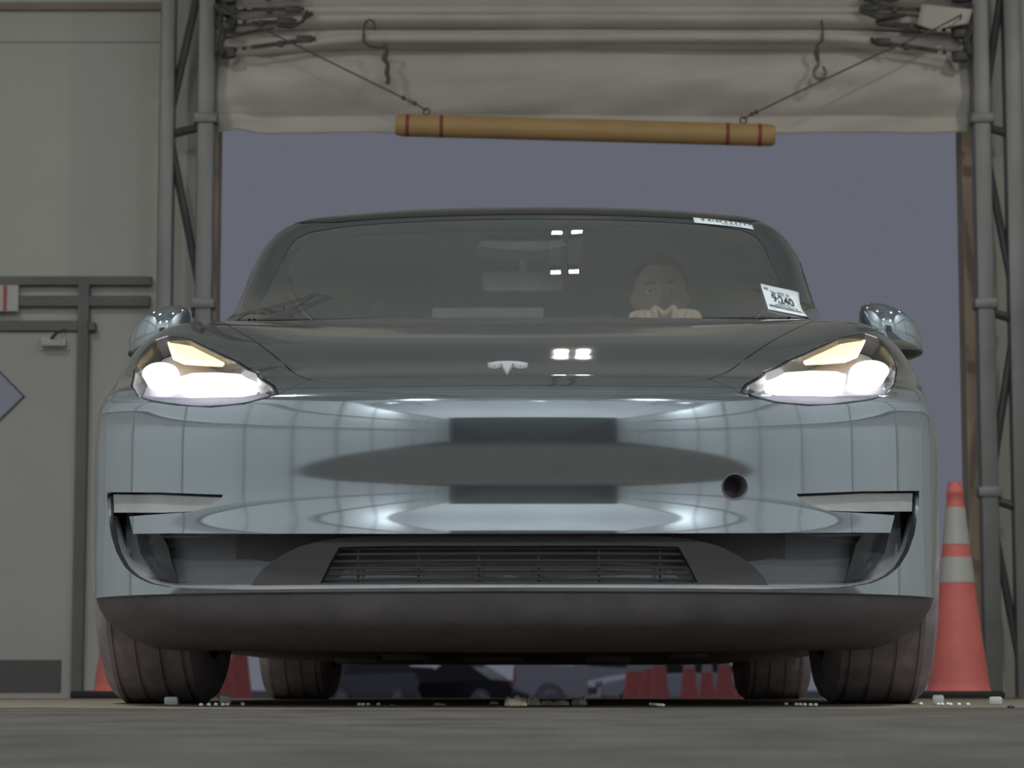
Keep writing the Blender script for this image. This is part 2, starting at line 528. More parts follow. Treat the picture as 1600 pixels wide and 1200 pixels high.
CABIN = Sheet([
    row([0, .2, .38, .52, .63, .70, .765, .79, .80], [.98, 1.0, 1.055, 1.13, 1.22, 1.31, 1.40, 1.46, 1.50], [.893, .898, .906, .918, .930, .940, .945, .944, .93]),
    row([0, .19, .365, .50, .60, .665, .745, .785, .805], [1.42, 1.435, 1.475, 1.53, 1.59, 1.65, 1.72, 1.75, 1.77], [1.08, 1.08, 1.078, 1.073, 1.064, 1.052, 1.04, .99, .93]),
    row(XR + [.638, .745, .785, .812], [1.86, 1.868, 1.885, 1.905, 1.93, 1.955, 2.03, 2.07, 2.09], [1.295, 1.294, 1.292, 1.288, 1.284, 1.276, 1.235, 1.10, .93]),
    row(XR + [.655, .738, .785, .817], [2.15, 2.15, 2.16, 2.17, 2.19, 2.2, 2.27, 2.3, 2.32], [1.380, 1.379, 1.374, 1.367, 1.360, 1.345, 1.285, 1.13, .93]),
    row(XR + [.655, .735, .785, .82], [2.6] * 9, [1.408, 1.407, 1.402, 1.394, 1.382, 1.36, 1.285, 1.13, .93]),
    row([0, .175, .34, .46, .555, .635, .715, .775, .82], [3.1] * 9, [1.375, 1.374, 1.37, 1.362, 1.35, 1.325, 1.25, 1.11, .935]),
    row([0, .16, .31, .42, .505, .57, .65, .74, .81], [3.6] * 9, [1.295, 1.294, 1.29, 1.282, 1.268, 1.24, 1.17, 1.06, .94]),
    row([0, .16, .30, .41, .495, .56, .63, .72, .79], [4.1] * 9, [1.13, 1.129, 1.126, 1.12, 1.108, 1.085, 1.05, 1.0, .945]),
    row([0, .16, .30, .41, .50, .57, .64, .71, .76], [4.5] * 9, [1.03, 1.03, 1.027, 1.022, 1.015, 1.0, .985, .96, .93]),
])

def in_poly(P, poly):
    poly = np.asarray(poly, float)
    x, y = P[:, 0], P[:, 1]
    ins = np.zeros(len(P), bool)
    n = len(poly)
    j = n - 1
    for i in range(n):
        xi, yi = poly[i]; xj, yj = poly[j]
        c = (yi > y) != (yj > y)
        with np.errstate(divide='ignore', invalid='ignore'):
            xx = (xj - xi) * (y - yi) / (yj - yi) + xi
        ins ^= c & (x < xx)
        j = i
    return ins

def resample(poly, step):
    out = []
    n = len(poly)
    for i in range(n):
        a, b = np.array(poly[i], float), np.array(poly[(i + 1) % n], float)
        k = max(1, int(math.ceil(np.linalg.norm(b - a) / step)))
        for t in range(k):
            out.append(tuple(float(q) for q in a + (b - a) * t / k))
    return out

def inset(poly, d):
    """move every point of a closed polygon inwards by d"""
    P = np.array(poly, float)
    A = 0.5 * np.sum(P[:, 0] * np.roll(P[:, 1], -1) - np.roll(P[:, 0], -1) * P[:, 1])
    t = np.roll(P, -1, 0) - np.roll(P, 1, 0)
    t /= np.maximum(np.linalg.norm(t, axis=1), 1e-9)[:, None]
    n = np.stack([-t[:, 1], t[:, 0]], -1) * (1 if A > 0 else -1)
    return [tuple(p) for p in P + n * d]

def smooth_poly(poly, it=2, keep=()):
    """Chaikin corner cutting on a closed outline"""
    for _ in range(it):
        q = []
        n = len(poly)
        for i in range(n):
            a, b = np.array(poly[i]), np.array(poly[(i + 1) % n])
            q += [tuple(a * .75 + b * .25), tuple(a * .25 + b * .75)]
        poly = q
    return poly

def smooth_line(pts, it=2):
    for _ in range(it):
        q = [pts[0]]
        for a, b in zip(pts, pts[1:]):
            a, b = np.array(a), np.array(b)
            q += [tuple(a * .75 + b * .25), tuple(a * .25 + b * .75)]
        q.append(pts[-1])
        pts = q
    return pts

def piece(name, m, sheet, outer, holes=(), off=0.0, res=0.14, skirt=0.012, skirt_dir=None, parent=None, label=None, move=None, xf=None):
    """a panel cut from a master surface: outline and holes in (u, v), own edge thickness"""
    outer = [(min(8, max(-8, a)), min(sheet.nr - 1, max(0, b))) for a, b in outer]
    loops = [resample(outer, res)] + [resample(list(h), res) for h in holes]
    V, E = [], []
    for lp in loops:
        b0 = len(V)
        V += lp
        E += [(b0 + i, b0 + (i + 1) % len(lp)) for i in range(len(lp))]
    O = np.array(outer)
    u0, v0 = O.min(0); u1, v1 = O.max(0)
    gu, gv = np.meshgrid(np.arange(math.floor(u0 / res) * res, u1 + res, res), np.arange(math.floor(v0 / res) * res, v1 + res, res))
    G = np.stack([gu.ravel(), gv.ravel()], -1)
    G = G[in_poly(G, outer)]
    for h in holes:
        G = G[~in_poly(G, h)]
    # keep interior points clear of the outlines
    B = np.array(V)
    if len(G):
        keep = np.ones(len(G), bool)
        for k in range(0, len(G), 2000):
            d = np.linalg.norm(G[k:k + 2000, None, :] - B[None], axis=2).min(1)
            keep[k:k + 2000] = d > res * 0.45
        G = G[keep]
    allv = [Vector((float(a), float(b))) for a, b in V] + [Vector((float(a), float(b))) for a, b in G]
    r = delaunay_2d_cdt(allv, E, [], 0, 1e-6)
    uv = np.array([(p.x, p.y) for p in r[0]])
    F_ = np.array([f for f in r[2] if len(f) == 3])
    cen = uv[F_].mean(1)
    k = in_poly(cen, outer)
    for h in holes:
        k &= ~in_poly(cen, h)
    F_ = F_[k]
    used = np.unique(F_)
    mp = -np.ones(len(uv), int); mp[used] = np.arange(len(used))
    uv = uv[used]; F_ = mp[F_]
    P = sheet.ev(uv); N = sheet.nrm(uv)
    P = P + N * off
    if move is not None: P = P + np.array(move)
    fn = np.cross(P[F_[:, 1]] - P[F_[:, 0]], P[F_[:, 2]] - P[F_[:, 0]])
    fl = (fn * N[F_[:, 0]]).sum(1) < 0
    F_[fl] = F_[fl][:, ::-1]
    verts = [tuple(p) for p in P]; norms = [tuple(n) for n in N]; faces = [tuple(f) for f in F_]
    if skirt:
        cnt = {}
        for f in F_:
            for a, b in ((f[0], f[1]), (f[1], f[2]), (f[2], f[0])):
                cnt[(a, b)] = 1
        be = [(a, b) for (a, b) in cnt if (b, a) not in cnt]
        top, bot = {}, {}
        for a, b in be:
            for q in (a, b):
                if q not in top:
                    d = np.array(skirt_dir, float) if skirt_dir is not None else -N[q]
                    top[q] = len(verts); verts.append(tuple(P[q])); 
                    bot[q] = len(verts); verts.append(tuple(P[q] + d * skirt))
                    norms += [None, None]
            t = P[b] - P[a]
            nn = np.cross(np.array(verts[bot[a]]) - P[a], t)
            nn = nn / max(np.linalg.norm(nn), 1e-9)
            for q in (a, b):
                for ix in (top[q], bot[q]):
                    norms[ix] = tuple(nn)
            faces.append((top[a], bot[a], bot[b], top[b]))
    return mesh_obj(name, verts, faces, m, parent, True, norms, label)

def mirror(poly):
    return [(-a, b) for a, b in poly][::-1]

sedan = empty('sedan', CAR_LOC, CAR_ROT, 'glossy grey sedan with lit headlights facing the viewer in the bay opening', 'car')
def _proj(p):
    w_ = CARM @ Vector(p) - Vector((0, 0, CAMZ))
    cp, sp = math.cos(PITCH), math.sin(PITCH)
    dpt = w_.y * cp + w_.z * sp
    return 800 + F * w_.x / dpt, 600 - F * (-w_.y * sp + w_.z * cp) / dpt
def FRO(pts, off):
    """like FR, for a piece lying off metres along the surface normal"""
    out = []
    for px, py in pts:
        qx, qy = px, py
        for _ in range(5):
            uv = FRONT.pix(qx, qy)
            a = _proj(FRONT.ev([uv])[0] + FRONT.nrm([uv])[0] * off)
            qx += (px - a[0]) * .8; qy += (py - a[1]) * .8
        out.append(FRONT.pix(qx, qy))
    return out
FR = lambda pts: [FRONT.pix(*p) for p in pts]
CB = lambda pts: [CABIN.pix(*p) for p in pts]

# outlines traced on the left half (negative u), mirrored for the right half
HL_low = FR([(437, 616), (420, 622), (382, 632), (330, 637), (275, 634), (235, 628), (215, 620), (208, 607)])      # inner tip to outer lower corner
HL_up = FR([(207, 595), (209, 575), (220, 555), (240, 533), (262, 525), (300, 530), (335, 547), (370, 563), (405, 582), (428, 602)])
HEADL = HL_low + HL_up
HOODF = FR([(443, 566), (460, 583), (485, 594), (520, 599), (560, 600.5), (640, 601), (720, 601), (797, 601)])       # hood front edge, outer to centre
HOODF = HOODF[:-1] + [(0.0, HOODF[-1][1])]
TOPV = FRONT.nr - 1
hood_out = smooth_line([(-4.9, TOPV)] + FR([(352, 507), (372, 517), (405, 538)]) + [HOODF[0]] + HOODF[1:-1], 2)
hood_half = hood_out + [HOODF[-1]]
hood_poly = hood_half + mirror(hood_half)[1:]
# where the bumper meets the fender
SEAM_OUT = FR([(206, 606), (185, 608), (168, 613)]) + [(-8.0, 11.3)]
SEAM_IN = [HOODF[2]]     # inner end of the short seam between lamp tip and hood
bump_half = [(0.0, HOODF[-1][1])] + [p for p in hood_half[::-1][1:] if p[0] > HOODF[2][0]] + [HOODF[2]] + HL_low + SEAM_OUT + [(-8.0, 0.0)]
bump_half = inset(bump_half + [(0, 0)], 0.0)
bump_left = bump_half[:-1]
bump_poly = bump_left + [(-a, b) for a, b in bump_left[::-1]][0:-1]

intake_half_bottom = FR([(797, 918), (640, 918.5), (480, 920), (390, 921), (300, 919), (262, 917), (235, 912), (212, 901), (195, 886), (182, 863), (174, 838), (169, 806)])
intake_half_top = FR([(167, 769), (250, 769.5), (349, 773), (344, 780), (326, 791), (300, 800), (250, 803.5), (202, 807), (208, 834), (400, 834), (640, 834), (797, 834)])
intake_half_bottom[0] = (0.0, intake_half_bottom[0][1])
intake_half_top[-1] = (0.0, intake_half_top[-1][1])
intake_half = intake_half_bottom + intake_half_top
intake_poly = intake_half + [(-a, b) for a, b in intake_half[::-1]][1:-1]
tow_c = FRONT.pix(1148, 761)
tow_hole = [FRONT.pix(1148 + 20 * math.cos(t), 761 + 20.5 * math.sin(t)) for t in np.linspace(0, 2 * math.pi, 28, endpoint=False)]

piece('front_bumper', M['paint'], FRONT, bump_poly, [intake_poly, tow_hole], res=0.10, skirt=0.012, parent=sedan, label='glossy grey front bumper reflecting the tent')
piece('hood', M['paint'], FRONT, inset(hood_poly, 0.012), res=0.12, skirt=0.015, parent=sedan)
fend = SEAM_OUT[::-1] + HL_up + [HL_low[0], HOODF[2], HOODF[1], HOODF[0]] + [p for p in hood_out[::-1] if p[1] > HOODF[0][1] + .05] + [(-8, TOPV)]
piece('fender', M['paint'], FRONT, inset(fend, 0.010), res=0.12, skirt=0.012, parent=sedan)
piece('fender', M['paint'], FRONT, mirror(inset(fend, 0.010)), res=0.12, skirt=0.012, parent=sedan)

# tow eye opening: a short black tube in the bumper with a worn rim
cpt = FRONT.ev([tow_c])[0]; cn = FRONT.nrm([tow_c])[0]
q = Vector(cn).to_track_quat('Z', 'Y').to_matrix().to_4x4()
bm = bmesh.new()
mt = Matrix.Translation(Vector(cpt)) @ q
lathe(bm, [(0.0265, 0.001), (0.0255, 0.002), (0.022, -0.003), (0.021, -0.05), (0.0, -0.05)], 32, mt)
bm_obj('tow_eye_hole', bm, M['black_plastic'], sedan, smooth=True, label='round black open tow eye hole in the bumper')

# lower intake: shelf with its bright reflection coloured in, dark back panel, duct ends, grille
def loft(rows_):
    v, f = [], []
    n = len(rows_[0])
    for r_ in rows_: v += r_
    for j in range(len(rows_) - 1):
        for i in range(n - 1):
            a = j * n + i
            f.append((a, a + 1, a + n + 1, a + n))
    return v, f
bot = [p for p in intake_half_bottom if p[0] > -7.2]
bot_uv = bot[::-1] + [(-a, b) for a, b in bot[1:]]
bot_uv = resample(bot_uv, 0.25)
k = bot_uv.index(max(bot_uv, key=lambda p: p[0]))
bot_uv = bot_uv[:k + 1]
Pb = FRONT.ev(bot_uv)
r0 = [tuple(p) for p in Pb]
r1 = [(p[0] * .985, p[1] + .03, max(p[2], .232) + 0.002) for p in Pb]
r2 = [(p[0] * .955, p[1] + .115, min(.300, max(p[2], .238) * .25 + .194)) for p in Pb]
v, f = loft([r0, r1, r2])  # shelf is paler than the body paint, standing in for a bright reflection
mesh_obj('lip_shelf', v, f, M['fog'], sedan, label='top of the lower lip inside the intake, bright reflection put in its colour')
xs = np.linspace(-.80, .80, 41)
def plan(x):
    return float(np.interp(abs(x), XB + [.9], [0, .010, .043, .09, .152, .224, .295, .375, .48]))
rows_ = []
for z, dy in ((.245, .085), (.30, .095), (.345, .10), (.42, .11)):
    rows_.append([(x, plan(x) * .9 + dy, z) for x in xs])
v, f = loft(rows_)
mesh_obj('intake_back_panel', v, f, M['duct'], sedan, label='dark grey panel at the back of the lower intake')
def skirtwall(name, uvs, depth, m):
    P = FRONT.ev(uvs)
    a = [tuple(p) for p in P]
    b = [(p[0], p[1] + depth * .5, p[2]) for p in P]
    c = [(p[0] * .985, p[1] + depth, p[2]) for p in P]
    v, f = loft([a, b, c])
    return mesh_obj(name, v, f, m, sedan, label='black inner wall of the side air duct')
side_uv = resample(intake_half_bottom[6:], .2)
side_uv = side_uv[:side_uv.index(tuple(intake_half_bottom[-1])) + 1]
skirtwall('duct_wall', side_uv, .10, M['black_gloss'])
skirtwall('duct_wall', [(-a, b) for a, b in side_uv], .10, M['black_gloss'])
duct_back = FR([(167, 769), (349, 773), (300, 802), (204, 808), (230, 850), (250, 912), (212, 903), (182, 863), (169, 806)])
for mm in (duct_back, mirror(duct_back)):
    piece('duct_backing', M['black_gloss'], FRONT, mm, off=-.055, skirt=0, res=.15, parent=sedan, label='black recess behind the side vent')

fog = FR([(170, 772.5), (250, 773), (343, 777), (338, 781), (322, 791), (300, 798), (250, 800), (171, 800.5)])
for mm in (fog, mirror(fog)):
    piece('vent_insert', M['fog'], FRONT, mm, off=-.010, skirt=.006, res=.1, parent=sedan, label='pale grey tapered vent insert in the bumper corner')

gr_half = FRO([(797, 836), (640, 836), (560, 838), (510, 843), (468, 854), (436, 870), (412, 888), (398, 904), (392, 917), (600, 916), (797, 915)], -.028)
gr_half[0] = (0, gr_half[0][1]); gr_half[-1] = (0, gr_half[-1][1])
gr = gr_half + [(-a, b) for a, b in gr_half[::-1]][1:-1]
g_open_half = FRO([(797, 853), (600, 853), (530, 855), (515, 880), (500, 911), (797, 910)], -.028)
g_open_half[0] = (0, g_open_half[0][1]); g_open_half[-1] = (0, g_open_half[-1][1])
g_open = g_open_half + [(-a, b) for a, b in g_open_half[::-1]][1:-1]
grille = piece('lower_grille', M['grille_black'], FRONT, gr, [g_open], off=-.028, skirt=.05, skirt_dir=(0, 1, 0), res=.1, parent=sedan, label='black arched lower grille')
vv0 = min(p[1] for p in g_open); vv1 = max(p[1] for p in g_open)
umax = lambda v_: np.interp(v_, [vv0, vv1], [-g_open_half[4][0], -g_open_half[2][0]])
for t in (0.08, 0.26, 0.44, 0.62, 0.80, 0.95):
    v_ = vv0 + (vv1 - vv0) * t
    uu = np.linspace(-umax(v_), umax(v_), 40)
    P = FRONT.ev(np.stack([uu, np.full(40, v_)], -1)) - FRONT.nrm(np.stack([uu, np.full(40, v_)], -1)) * .045
    bm = bmesh.new(); tube(bm, P, .0026, 6)
    bm_obj('grille_slat', bm, M['grille_black'], grille, smooth=True)
for u_ in np.linspace(-1.5, 1.5, 6):
    vv = np.linspace(vv0, vv1, 8)
    P = FRONT.ev(np.stack([np.full(8, u_), vv], -1)) - FRONT.nrm(np.stack([np.full(8, u_), vv], -1)) * .05
    bm = bmesh.new(); tube(bm, P, .003, 6)
    bm_obj('grille_bar', bm, M['grille_black'], grille, smooth=True)
xs = np.linspace(-.55, .55, 20)
v, f = loft([[(x, plan(x) + .085, z) for x in xs] for z in (.22, .28, .36)])
mesh_obj('radiator_panel', v, f, M['black_plastic'], grille)

# headlights
def ell(cx, cy, rx, ry, n=28):
    return [(cx + rx * math.cos(t), cy + ry * math.sin(t)) for t in np.linspace(0, 2 * math.pi, n, endpoint=False)]
main_uv = FRO(ell(251, 584, 29, 18), -.02)
bar_uv = FRO([(283, 588), (300, 583), (340, 582), (372, 584), (398, 588), (405, 597), (398, 607), (370, 613), (330, 615), (295, 611), (283, 603)], -.02)
drl_uv = FRO([(264, 534), (300, 536), (325, 545), (350, 565), (320, 564), (290, 562), (272, 555)], -.014)
drl_edge = FRO([(261, 533), (265, 534), (273, 556), (292, 563), (350, 566), (347, 568), (288, 566), (269, 558)], -.012)
sill_uv = FRO([(222, 618), (300, 622), (380, 620), (425, 612), (420, 619), (382, 628), (330, 633), (275, 630), (237, 625)], -.025)
for sgn in (0, 1):
    fl = (lambda p: mirror(p)) if sgn else (lambda p: p)
    hb = piece('headlight', M['lampbowl'], FRONT, fl(inset(HEADL, .02)), off=-.045, skirt=0, res=.12, parent=sedan, label='lit headlight with silver housing')
    piece('lens_cover', M['lens'], FRONT, fl(inset(HEADL, .03)), off=0, skirt=0, res=.12, parent=hb)
    hh = inset(HEADL, .01)
    rim_o, rim_i = fl(hh), fl(inset(HEADL, .05))
    piece('lens_rim', M['black_gloss'], FRONT, rim_o, [rim_i], off=-.002, skirt=.04, res=.12, parent=hb, label='dark rim round the headlight lens')
    piece('projector_lamp', M['led'], FRONT, fl(main_uv), off=-.02, skirt=.015, res=.08, parent=hb)
    piece('light_bar', M['led'], FRONT, fl(bar_uv), off=-.02, skirt=.015, res=.08, parent=hb)
    piece('running_light', M['drl'], FRONT, fl(drl_uv), off=-.014, skirt=.012, res=.08, parent=hb, label='amber running light strip')
    piece('running_light_edge', M['drl_edge'], FRONT, fl(drl_edge), off=-.012, skirt=.006, res=.08, parent=hb, label='bright edge of the running light')
    piece('inner_bezel', M['lampbowl'], FRONT, fl(sill_uv), off=-.025, skirt=.01, res=.1, parent=hb)

# emblem on the hood: winged T shape, raised chrome
def drape_poly(pts_px, name, m, off, th, parent, label=None, res=.03):
    return piece(name, m, FRONT, FR(pts_px), off=off, skirt=th, res=res, parent=parent, label=label)
EM = [(762, 570), (775, 567.5), (793, 566.6), (811, 567.5), (825, 570), (818, 571.8), (812, 573.0), (806, 571.0), (800.5, 570.6),
      (797, 576), (792.2, 584.5), (788, 577), (784.5, 570.6), (779, 571.0), (773, 573.0), (767, 571.8)]
drape_poly(EM, 'hood_emblem', M['emblem'], .004, .004, sedan, 'small chrome T shaped winged emblem on the hood')

# lower valance under the bumper
uvs = [(-8 + 16 * i / 64, 0.0) for i in range(65)]
Pv = FRONT.ev(uvs)
rows_ = []
for (sx_, dy, z) in ((.998, .006, .220), (.992, .012, .19), (.975, .02, .165), (.955, .05, .146), (.93, .11, .126), (.88, .20, .108), (.84, .26, .104)):
    rows_.append([(p[0] * sx_, p[1] + dy, z + (.0 if z > .2 else .010 * (abs(p[0]) / .9) ** 2)) for p in Pv])
v, f = loft(rows_)
mesh_obj('lower_valance', v, f, M['black_plastic'], sedan, label='matte black lower valance under the bumper')
bm = bmesh.new()
prism(bm, [(-.60, .40), (.60, .40), (.66, .50), (.66, 1.3), (.78, 1.35), (.78, 3.2), (.66, 3.25), (.66, 4.2), (.5, 4.5), (-.5, 4.5), (-.66, 4.2), (-.66, 3.25), (-.78, 3.2), (-.78, 1.35), (-.66, 1.3), (-.66, .50)], 'z', .124, .20)
bm_obj('underbody_tray', bm, M['under'], sedan)
for x_, y_, w_, h_ in ((-.32, 1.9, .1, .018), (-.1, 2.4, .16, .014), (.22, 2.2, .12, .02), (.42, 1.7, .08, .015), (-.5, 2.6, .12, .016)):
    bm = bmesh.new(); bx(bm, (x_, y_, (.124 - h_ / 2)), (w_, .3, h_), bev=.004)
    bm_obj('underbody_bracket', bm, M['under'], sedan, smooth=True)
# a bulkhead behind the nose so no light leaks through the engine bay
bm = bmesh.new()
bx(bm, (0, .72, .40), (1.1, .02, .44)); bx(bm, (0, 1.35, .52), (1.50, .02, .66))
bm_obj('bulkhead', bm, M['under'], sedan)

# wheels
def make_wheel(y, side, name):
    t = bmesh.new()
    mt = Matrix.Translation((side * .79, y, .335)) @ Matrix.Rotation(R(90) * side, 4, 'Y')
    hw = .1175
    pr = [(.235, -hw * .9), (.27, -hw), (.30, -hw), (.318, -hw * .93), (.329, -hw * .80)]
    for g in (-.62, -.22, .22, .62):
        pr += [(.335, hw * (g - .12)), (.335, hw * (g - .04)), (.3315, hw * (g - .035)), (.3315, hw * (g + .035)), (.335, hw * (g + .04)), (.335, hw * (g + .12))]
    pr += [(.329, hw * .80), (.318, hw * .93), (.30, hw), (.27, hw), (.235, hw * .9)]
    lathe(t, pr, 64, mt, close=True)
    tyre = bm_obj('tire', t, M['rubber'], sedan, smooth=R(40))
    t = bmesh.new()
    lathe(t, [(.236, -.09), (.225, -.085), (.215, .0), (.215, .07), (.236, .098), (.240, .104), (.236, .108), (.222, .10), (.05, .085), (.045, .10), (0.0, .10)], 48, mt)
    for s in range(5):
        a = 2 * math.pi * s / 5
        bmx = bmesh.new()
        bx(t, tuple((mt @ Vector((.13 * math.cos(a), .13 * math.sin(a), .098)))), (.17, .05, .02),
           rot=(mt.to_3x3() @ Matrix.Rotation(a, 3, 'Z')).to_euler())
        bmx.free()
    bm_obj('rim', t, M['rim'], tyre, smooth=True)
for y in (.84, 3.715):
    for s in (-1, 1):
        make_wheel(y, s, 'wheel')
# wheel arch liners
for y in (.84, 3.715):
    for s in (-1, 1):
        bm = bmesh.new()
        vs = []
        for k in range(13):
            a = math.pi * k / 12 * 1.06 - .03 * math.pi
            vs.append([bm.verts.new((s * xx, y + .385 * math.cos(a), .335 + .385 * math.sin(a))) for xx in (.60, .885)])
        for k in range(12):
            bm.faces.new((vs[k][0], vs[k][1], vs[k + 1][1], vs[k + 1][0]))
        bm.faces.new([q[0] for q in vs])
        bm_obj('wheel_arch_liner', bm, M['liner'], sedan, smooth=True)
# front suspension arms
for s in (-1, 1):
    bm = bmesh.new()
    tube(bm, [(s * .70, .84, .27), (s * .5, .98, .215), (s * .36, 1.05, .205)], [.02, .024, .022], 8)
    tube(bm, [(s * .72, .78, .25), (s * .56, .62, .20), (s * .40, .56, .195)], [.018, .02, .02], 8)
    bm_obj('control_arm', bm, M['steel_dark'], sedan, smooth=True)

# body sides with wheel openings
class Side:
    nr = 99
    def ev(s, uv):
        y = uv[:, 0] ; z = uv[:, 1]
        bz = np.interp(z, [.15, .22, .35, .5, .62, .70, .78, .86, .93, .97], [.86, .885, .905, .914, .918, .915, .903, .877, .835, .80])
        py_ = np.interp(y, [.45, .6, .84, 1.2, 2.5, 3.5, 4.0, 4.35, 4.55, 4.69], [.966, .982, 1.0, 1.0, 1.0, 1.0, .99, .955, .90, .82])
        return np.stack([bz * py_, y, z], -1)
    def nrm(s, uv):
        e = .02
        a = s.ev(uv + np.array([e, 0])) - s.ev(uv - np.array([e, 0]))
        b = s.ev(uv + np.array([0, e])) - s.ev(uv - np.array([0, e]))
        n = np.cross(a, b)
        return n / np.linalg.norm(n, axis=1)[:, None]
SIDE = Side()
def side_piece(name, m, poly, s, off=0.0, label=None, skirt=.01):
    keep = SIDE.ev, SIDE.nrm
    poly = [(float(a), float(b)) for a, b in poly]
    step = .05
    loop = resample(poly, step)
    P = np.array(loop)
    gu, gv = np.meshgrid(np.arange(.4, 4.75, step), np.arange(.15, 1.0, step))
    G = np.stack([gu.ravel(), gv.ravel()], -1)
    G = G[in_poly(G, poly)]
    if len(G):
        d = np.linalg.norm(G[:, None] - P[None], axis=2).min(1)
        G = G[d > step * .45]
    allv = [Vector((float(a), float(b))) for a, b in loop] + [Vector((float(a), float(b))) for a, b in G]
    E = [(i, (i + 1) % len(loop)) for i in range(len(loop))]
    r = delaunay_2d_cdt(allv, E, [], 0, 1e-6)
    uv = np.array([(p.x, p.y) for p in r[0]]); F_ = np.array(r[2])
    F_ = F_[in_poly(uv[F_].mean(1), poly)]
    P = SIDE.ev(uv) + SIDE.nrm(uv) * off
    P[:, 0] *= s
    f = [tuple(q) for q in F_] if s > 0 else [tuple(q[::-1]) for q in F_]
    o = mesh_obj(name, P, f, m, sedan, label=label)
    so = o.modifiers.new('thickness', 'SOLIDIFY'); so.thickness = .012; so.offset = -1
    return o
def arc(cy, r_, a0, a1, n=24):
    return [(cy + r_ * math.cos(t), .335 + r_ * math.sin(t)) for t in np.linspace(a0, a1, n)]
a0 = math.asin((.335 - .19) / .375)
for s in (-1, 1):
    fs = [(.475, .23), (.475, .585), (1.05, .65), (1.42, .665), (1.42, .19)] + [p for p in arc(.84, .375, -a0, math.pi + a0)]
    fs = fs + [(.475, .20)] if False else fs
    side_piece('lower_fender', M['paint'], fs, s, off=-.004)
    side_piece('front_door', M['paint'], [(1.425, .20), (1.425, .93), (2.5, .935), (2.5, .20)], s)
    side_piece('rear_door', M['paint'], [(2.507, .20), (2.507, .935), (3.55, .945), (3.5, .70)] + arc(3.715, .40, math.pi * .78, math.pi + a0, 10)[0:], s)
    side_piece('rear_quarter', M['paint'], [(3.557, .945), (4.5, .95), (4.69, .9), (4.69, .25), (4.15, .20)] + arc(3.715, .375, -a0, math.pi * .77, 18), s)
    for yy in (2.25, 3.30):
        bm = bmesh.new(); bx(bm, (s * .885, yy, .82), (.02, .20, .022), bev=.006)
        bm_obj('door_handle', bm, M['black_gloss'], sedan, smooth=True)
    side_piece('door_card', M['dash'], [(1.30, .25), (1.30, .915), (3.5, .93), (3.3, .25)], s, off=-.05)
    bm = bmesh.new()
    prism(bm, [(1.25, .165), (3.3, .165), (3.3, .22), (1.25, .22)], 'x', s * .80, s * .872)
    bm_obj('side_sill', bm, M['black_plastic'], sedan)
bm = bmesh.new()
prism(bm, [(-.76, .25), (.76, .25), (.74, .9), (.70, .95), (-.70, .95), (-.74, .9)], 'y', 4.62, 4.69)
bm_obj('rear_bumper', bm, M['paint'], sedan)

# greenhouse
def cab_poly(u0, u1, v0, v1):
    return [(u0, v0), (u1, v0), (u1, v1), (u0, v1)]
WS_half = [(0, 0.0), (-2.5, .0), (-4.2, .0), (-5.0, .03)] + [(-5.12, .5), (-5.10, 1.2), (-4.95, 1.7), (-4.75, 1.86), (-4.3, 1.95), (-3, 2.0), (0, 2.0)]
ws = WS_half + [(-a, b) for a, b in WS_half[::-1]][1:-1]
piece('windshield', M['windshield'], CABIN, ws, res=.12, skirt=.004, parent=sedan)
ap = [(-5.14, 0.0), (-5.14, .5), (-5.12, 1.2), (-4.97, 1.72), (-4.77, 1.89), (-4.3, 1.98), (-3, 2.03), (0, 2.03), (0, 2.16), (-3.5, 2.16), (-4.7, 2.3), (-5.1, 2.6), (-5.2, 3.5), (-5.2, 6.0), (-6.02, 6.1), (-6.22, 5), (-6.25, 4), (-6.2, 2.6), (-6.15, 1.5), (-6.5, .6), (-7.9, .05), (-7.9, 0)]
for mm in (ap, mirror(ap)):
    piece('windshield_pillar', M['pillar'], CABIN, mm, res=.12, skirt=.03, parent=sedan, label='dark painted pillar and roof rail')
rf = [(0, 2.19), (-3.5, 2.19), (-4.65, 2.33), (-5.05, 2.65), (-5.15, 3.5), (-5.15, 5.6), (0, 5.6)]
rfp = rf + [(-a, b) for a, b in rf[::-1]][1:-1]
piece('glass_roof', M['roofglass'], CABIN, rfp, res=.15, skirt=.012, parent=sedan)
piece('rear_window', M['sideglass'], CABIN, cab_poly(-5.1, 5.1, 5.65, 7.3), res=.2, skirt=.004, parent=sedan)
piece('trunk_lid', M['paint'], CABIN, cab_poly(-8, 8, 7.35, 8), res=.2, skirt=.01, parent=sedan)
sw1 = [(-6.55, .65), (-6.2, 1.5), (-6.25, 2.6), (-6.3, 3.62), (-7.95, 3.62), (-7.95, .12)]
sw2 = [(-6.26, 3.84), (-6.23, 5.0), (-6.04, 6.07), (-6.6, 6.1), (-7.95, 6.5), (-7.95, 3.84)]
bp_ = [(-6.25, 3.60), (-6.25, 3.86), (-8, 3.86), (-8, 3.60)]
rq = [(-5.1, 5.98), (-5.1, 7.35), (-8, 7.35), (-8, 6.5), (-6.6, 6.12), (-6.05, 6.08)]
for fn in ((lambda p: p), mirror):
    piece('side_window', M['sideglass'], CABIN, fn(sw1), res=.2, skirt=0, parent=sedan)
    piece('side_window', M['sideglass'], CABIN, fn(sw2), res=.2, skirt=0, parent=sedan)
    piece('door_pillar', M['black_gloss'], CABIN, fn(bp_), res=.2, skirt=.05, parent=sedan)
    piece('rear_pillar', M['paint'], CABIN, fn(rq), res=.2, skirt=.02, parent=sedan)
# headliner under the roof
hd = [(0, 2.1), (-3.5, 2.12), (-4.8, 2.4), (-5.3, 2.8), (-6.2, 3.2), (-6.25, 5.0), (-6.1, 5.6), (0, 5.6)]
piece('headliner', M['headliner'], CABIN, hd + [(-a, b) for a, b in hd[::-1]][1:-1], off=-.04, res=.25, skirt=0, parent=sedan)

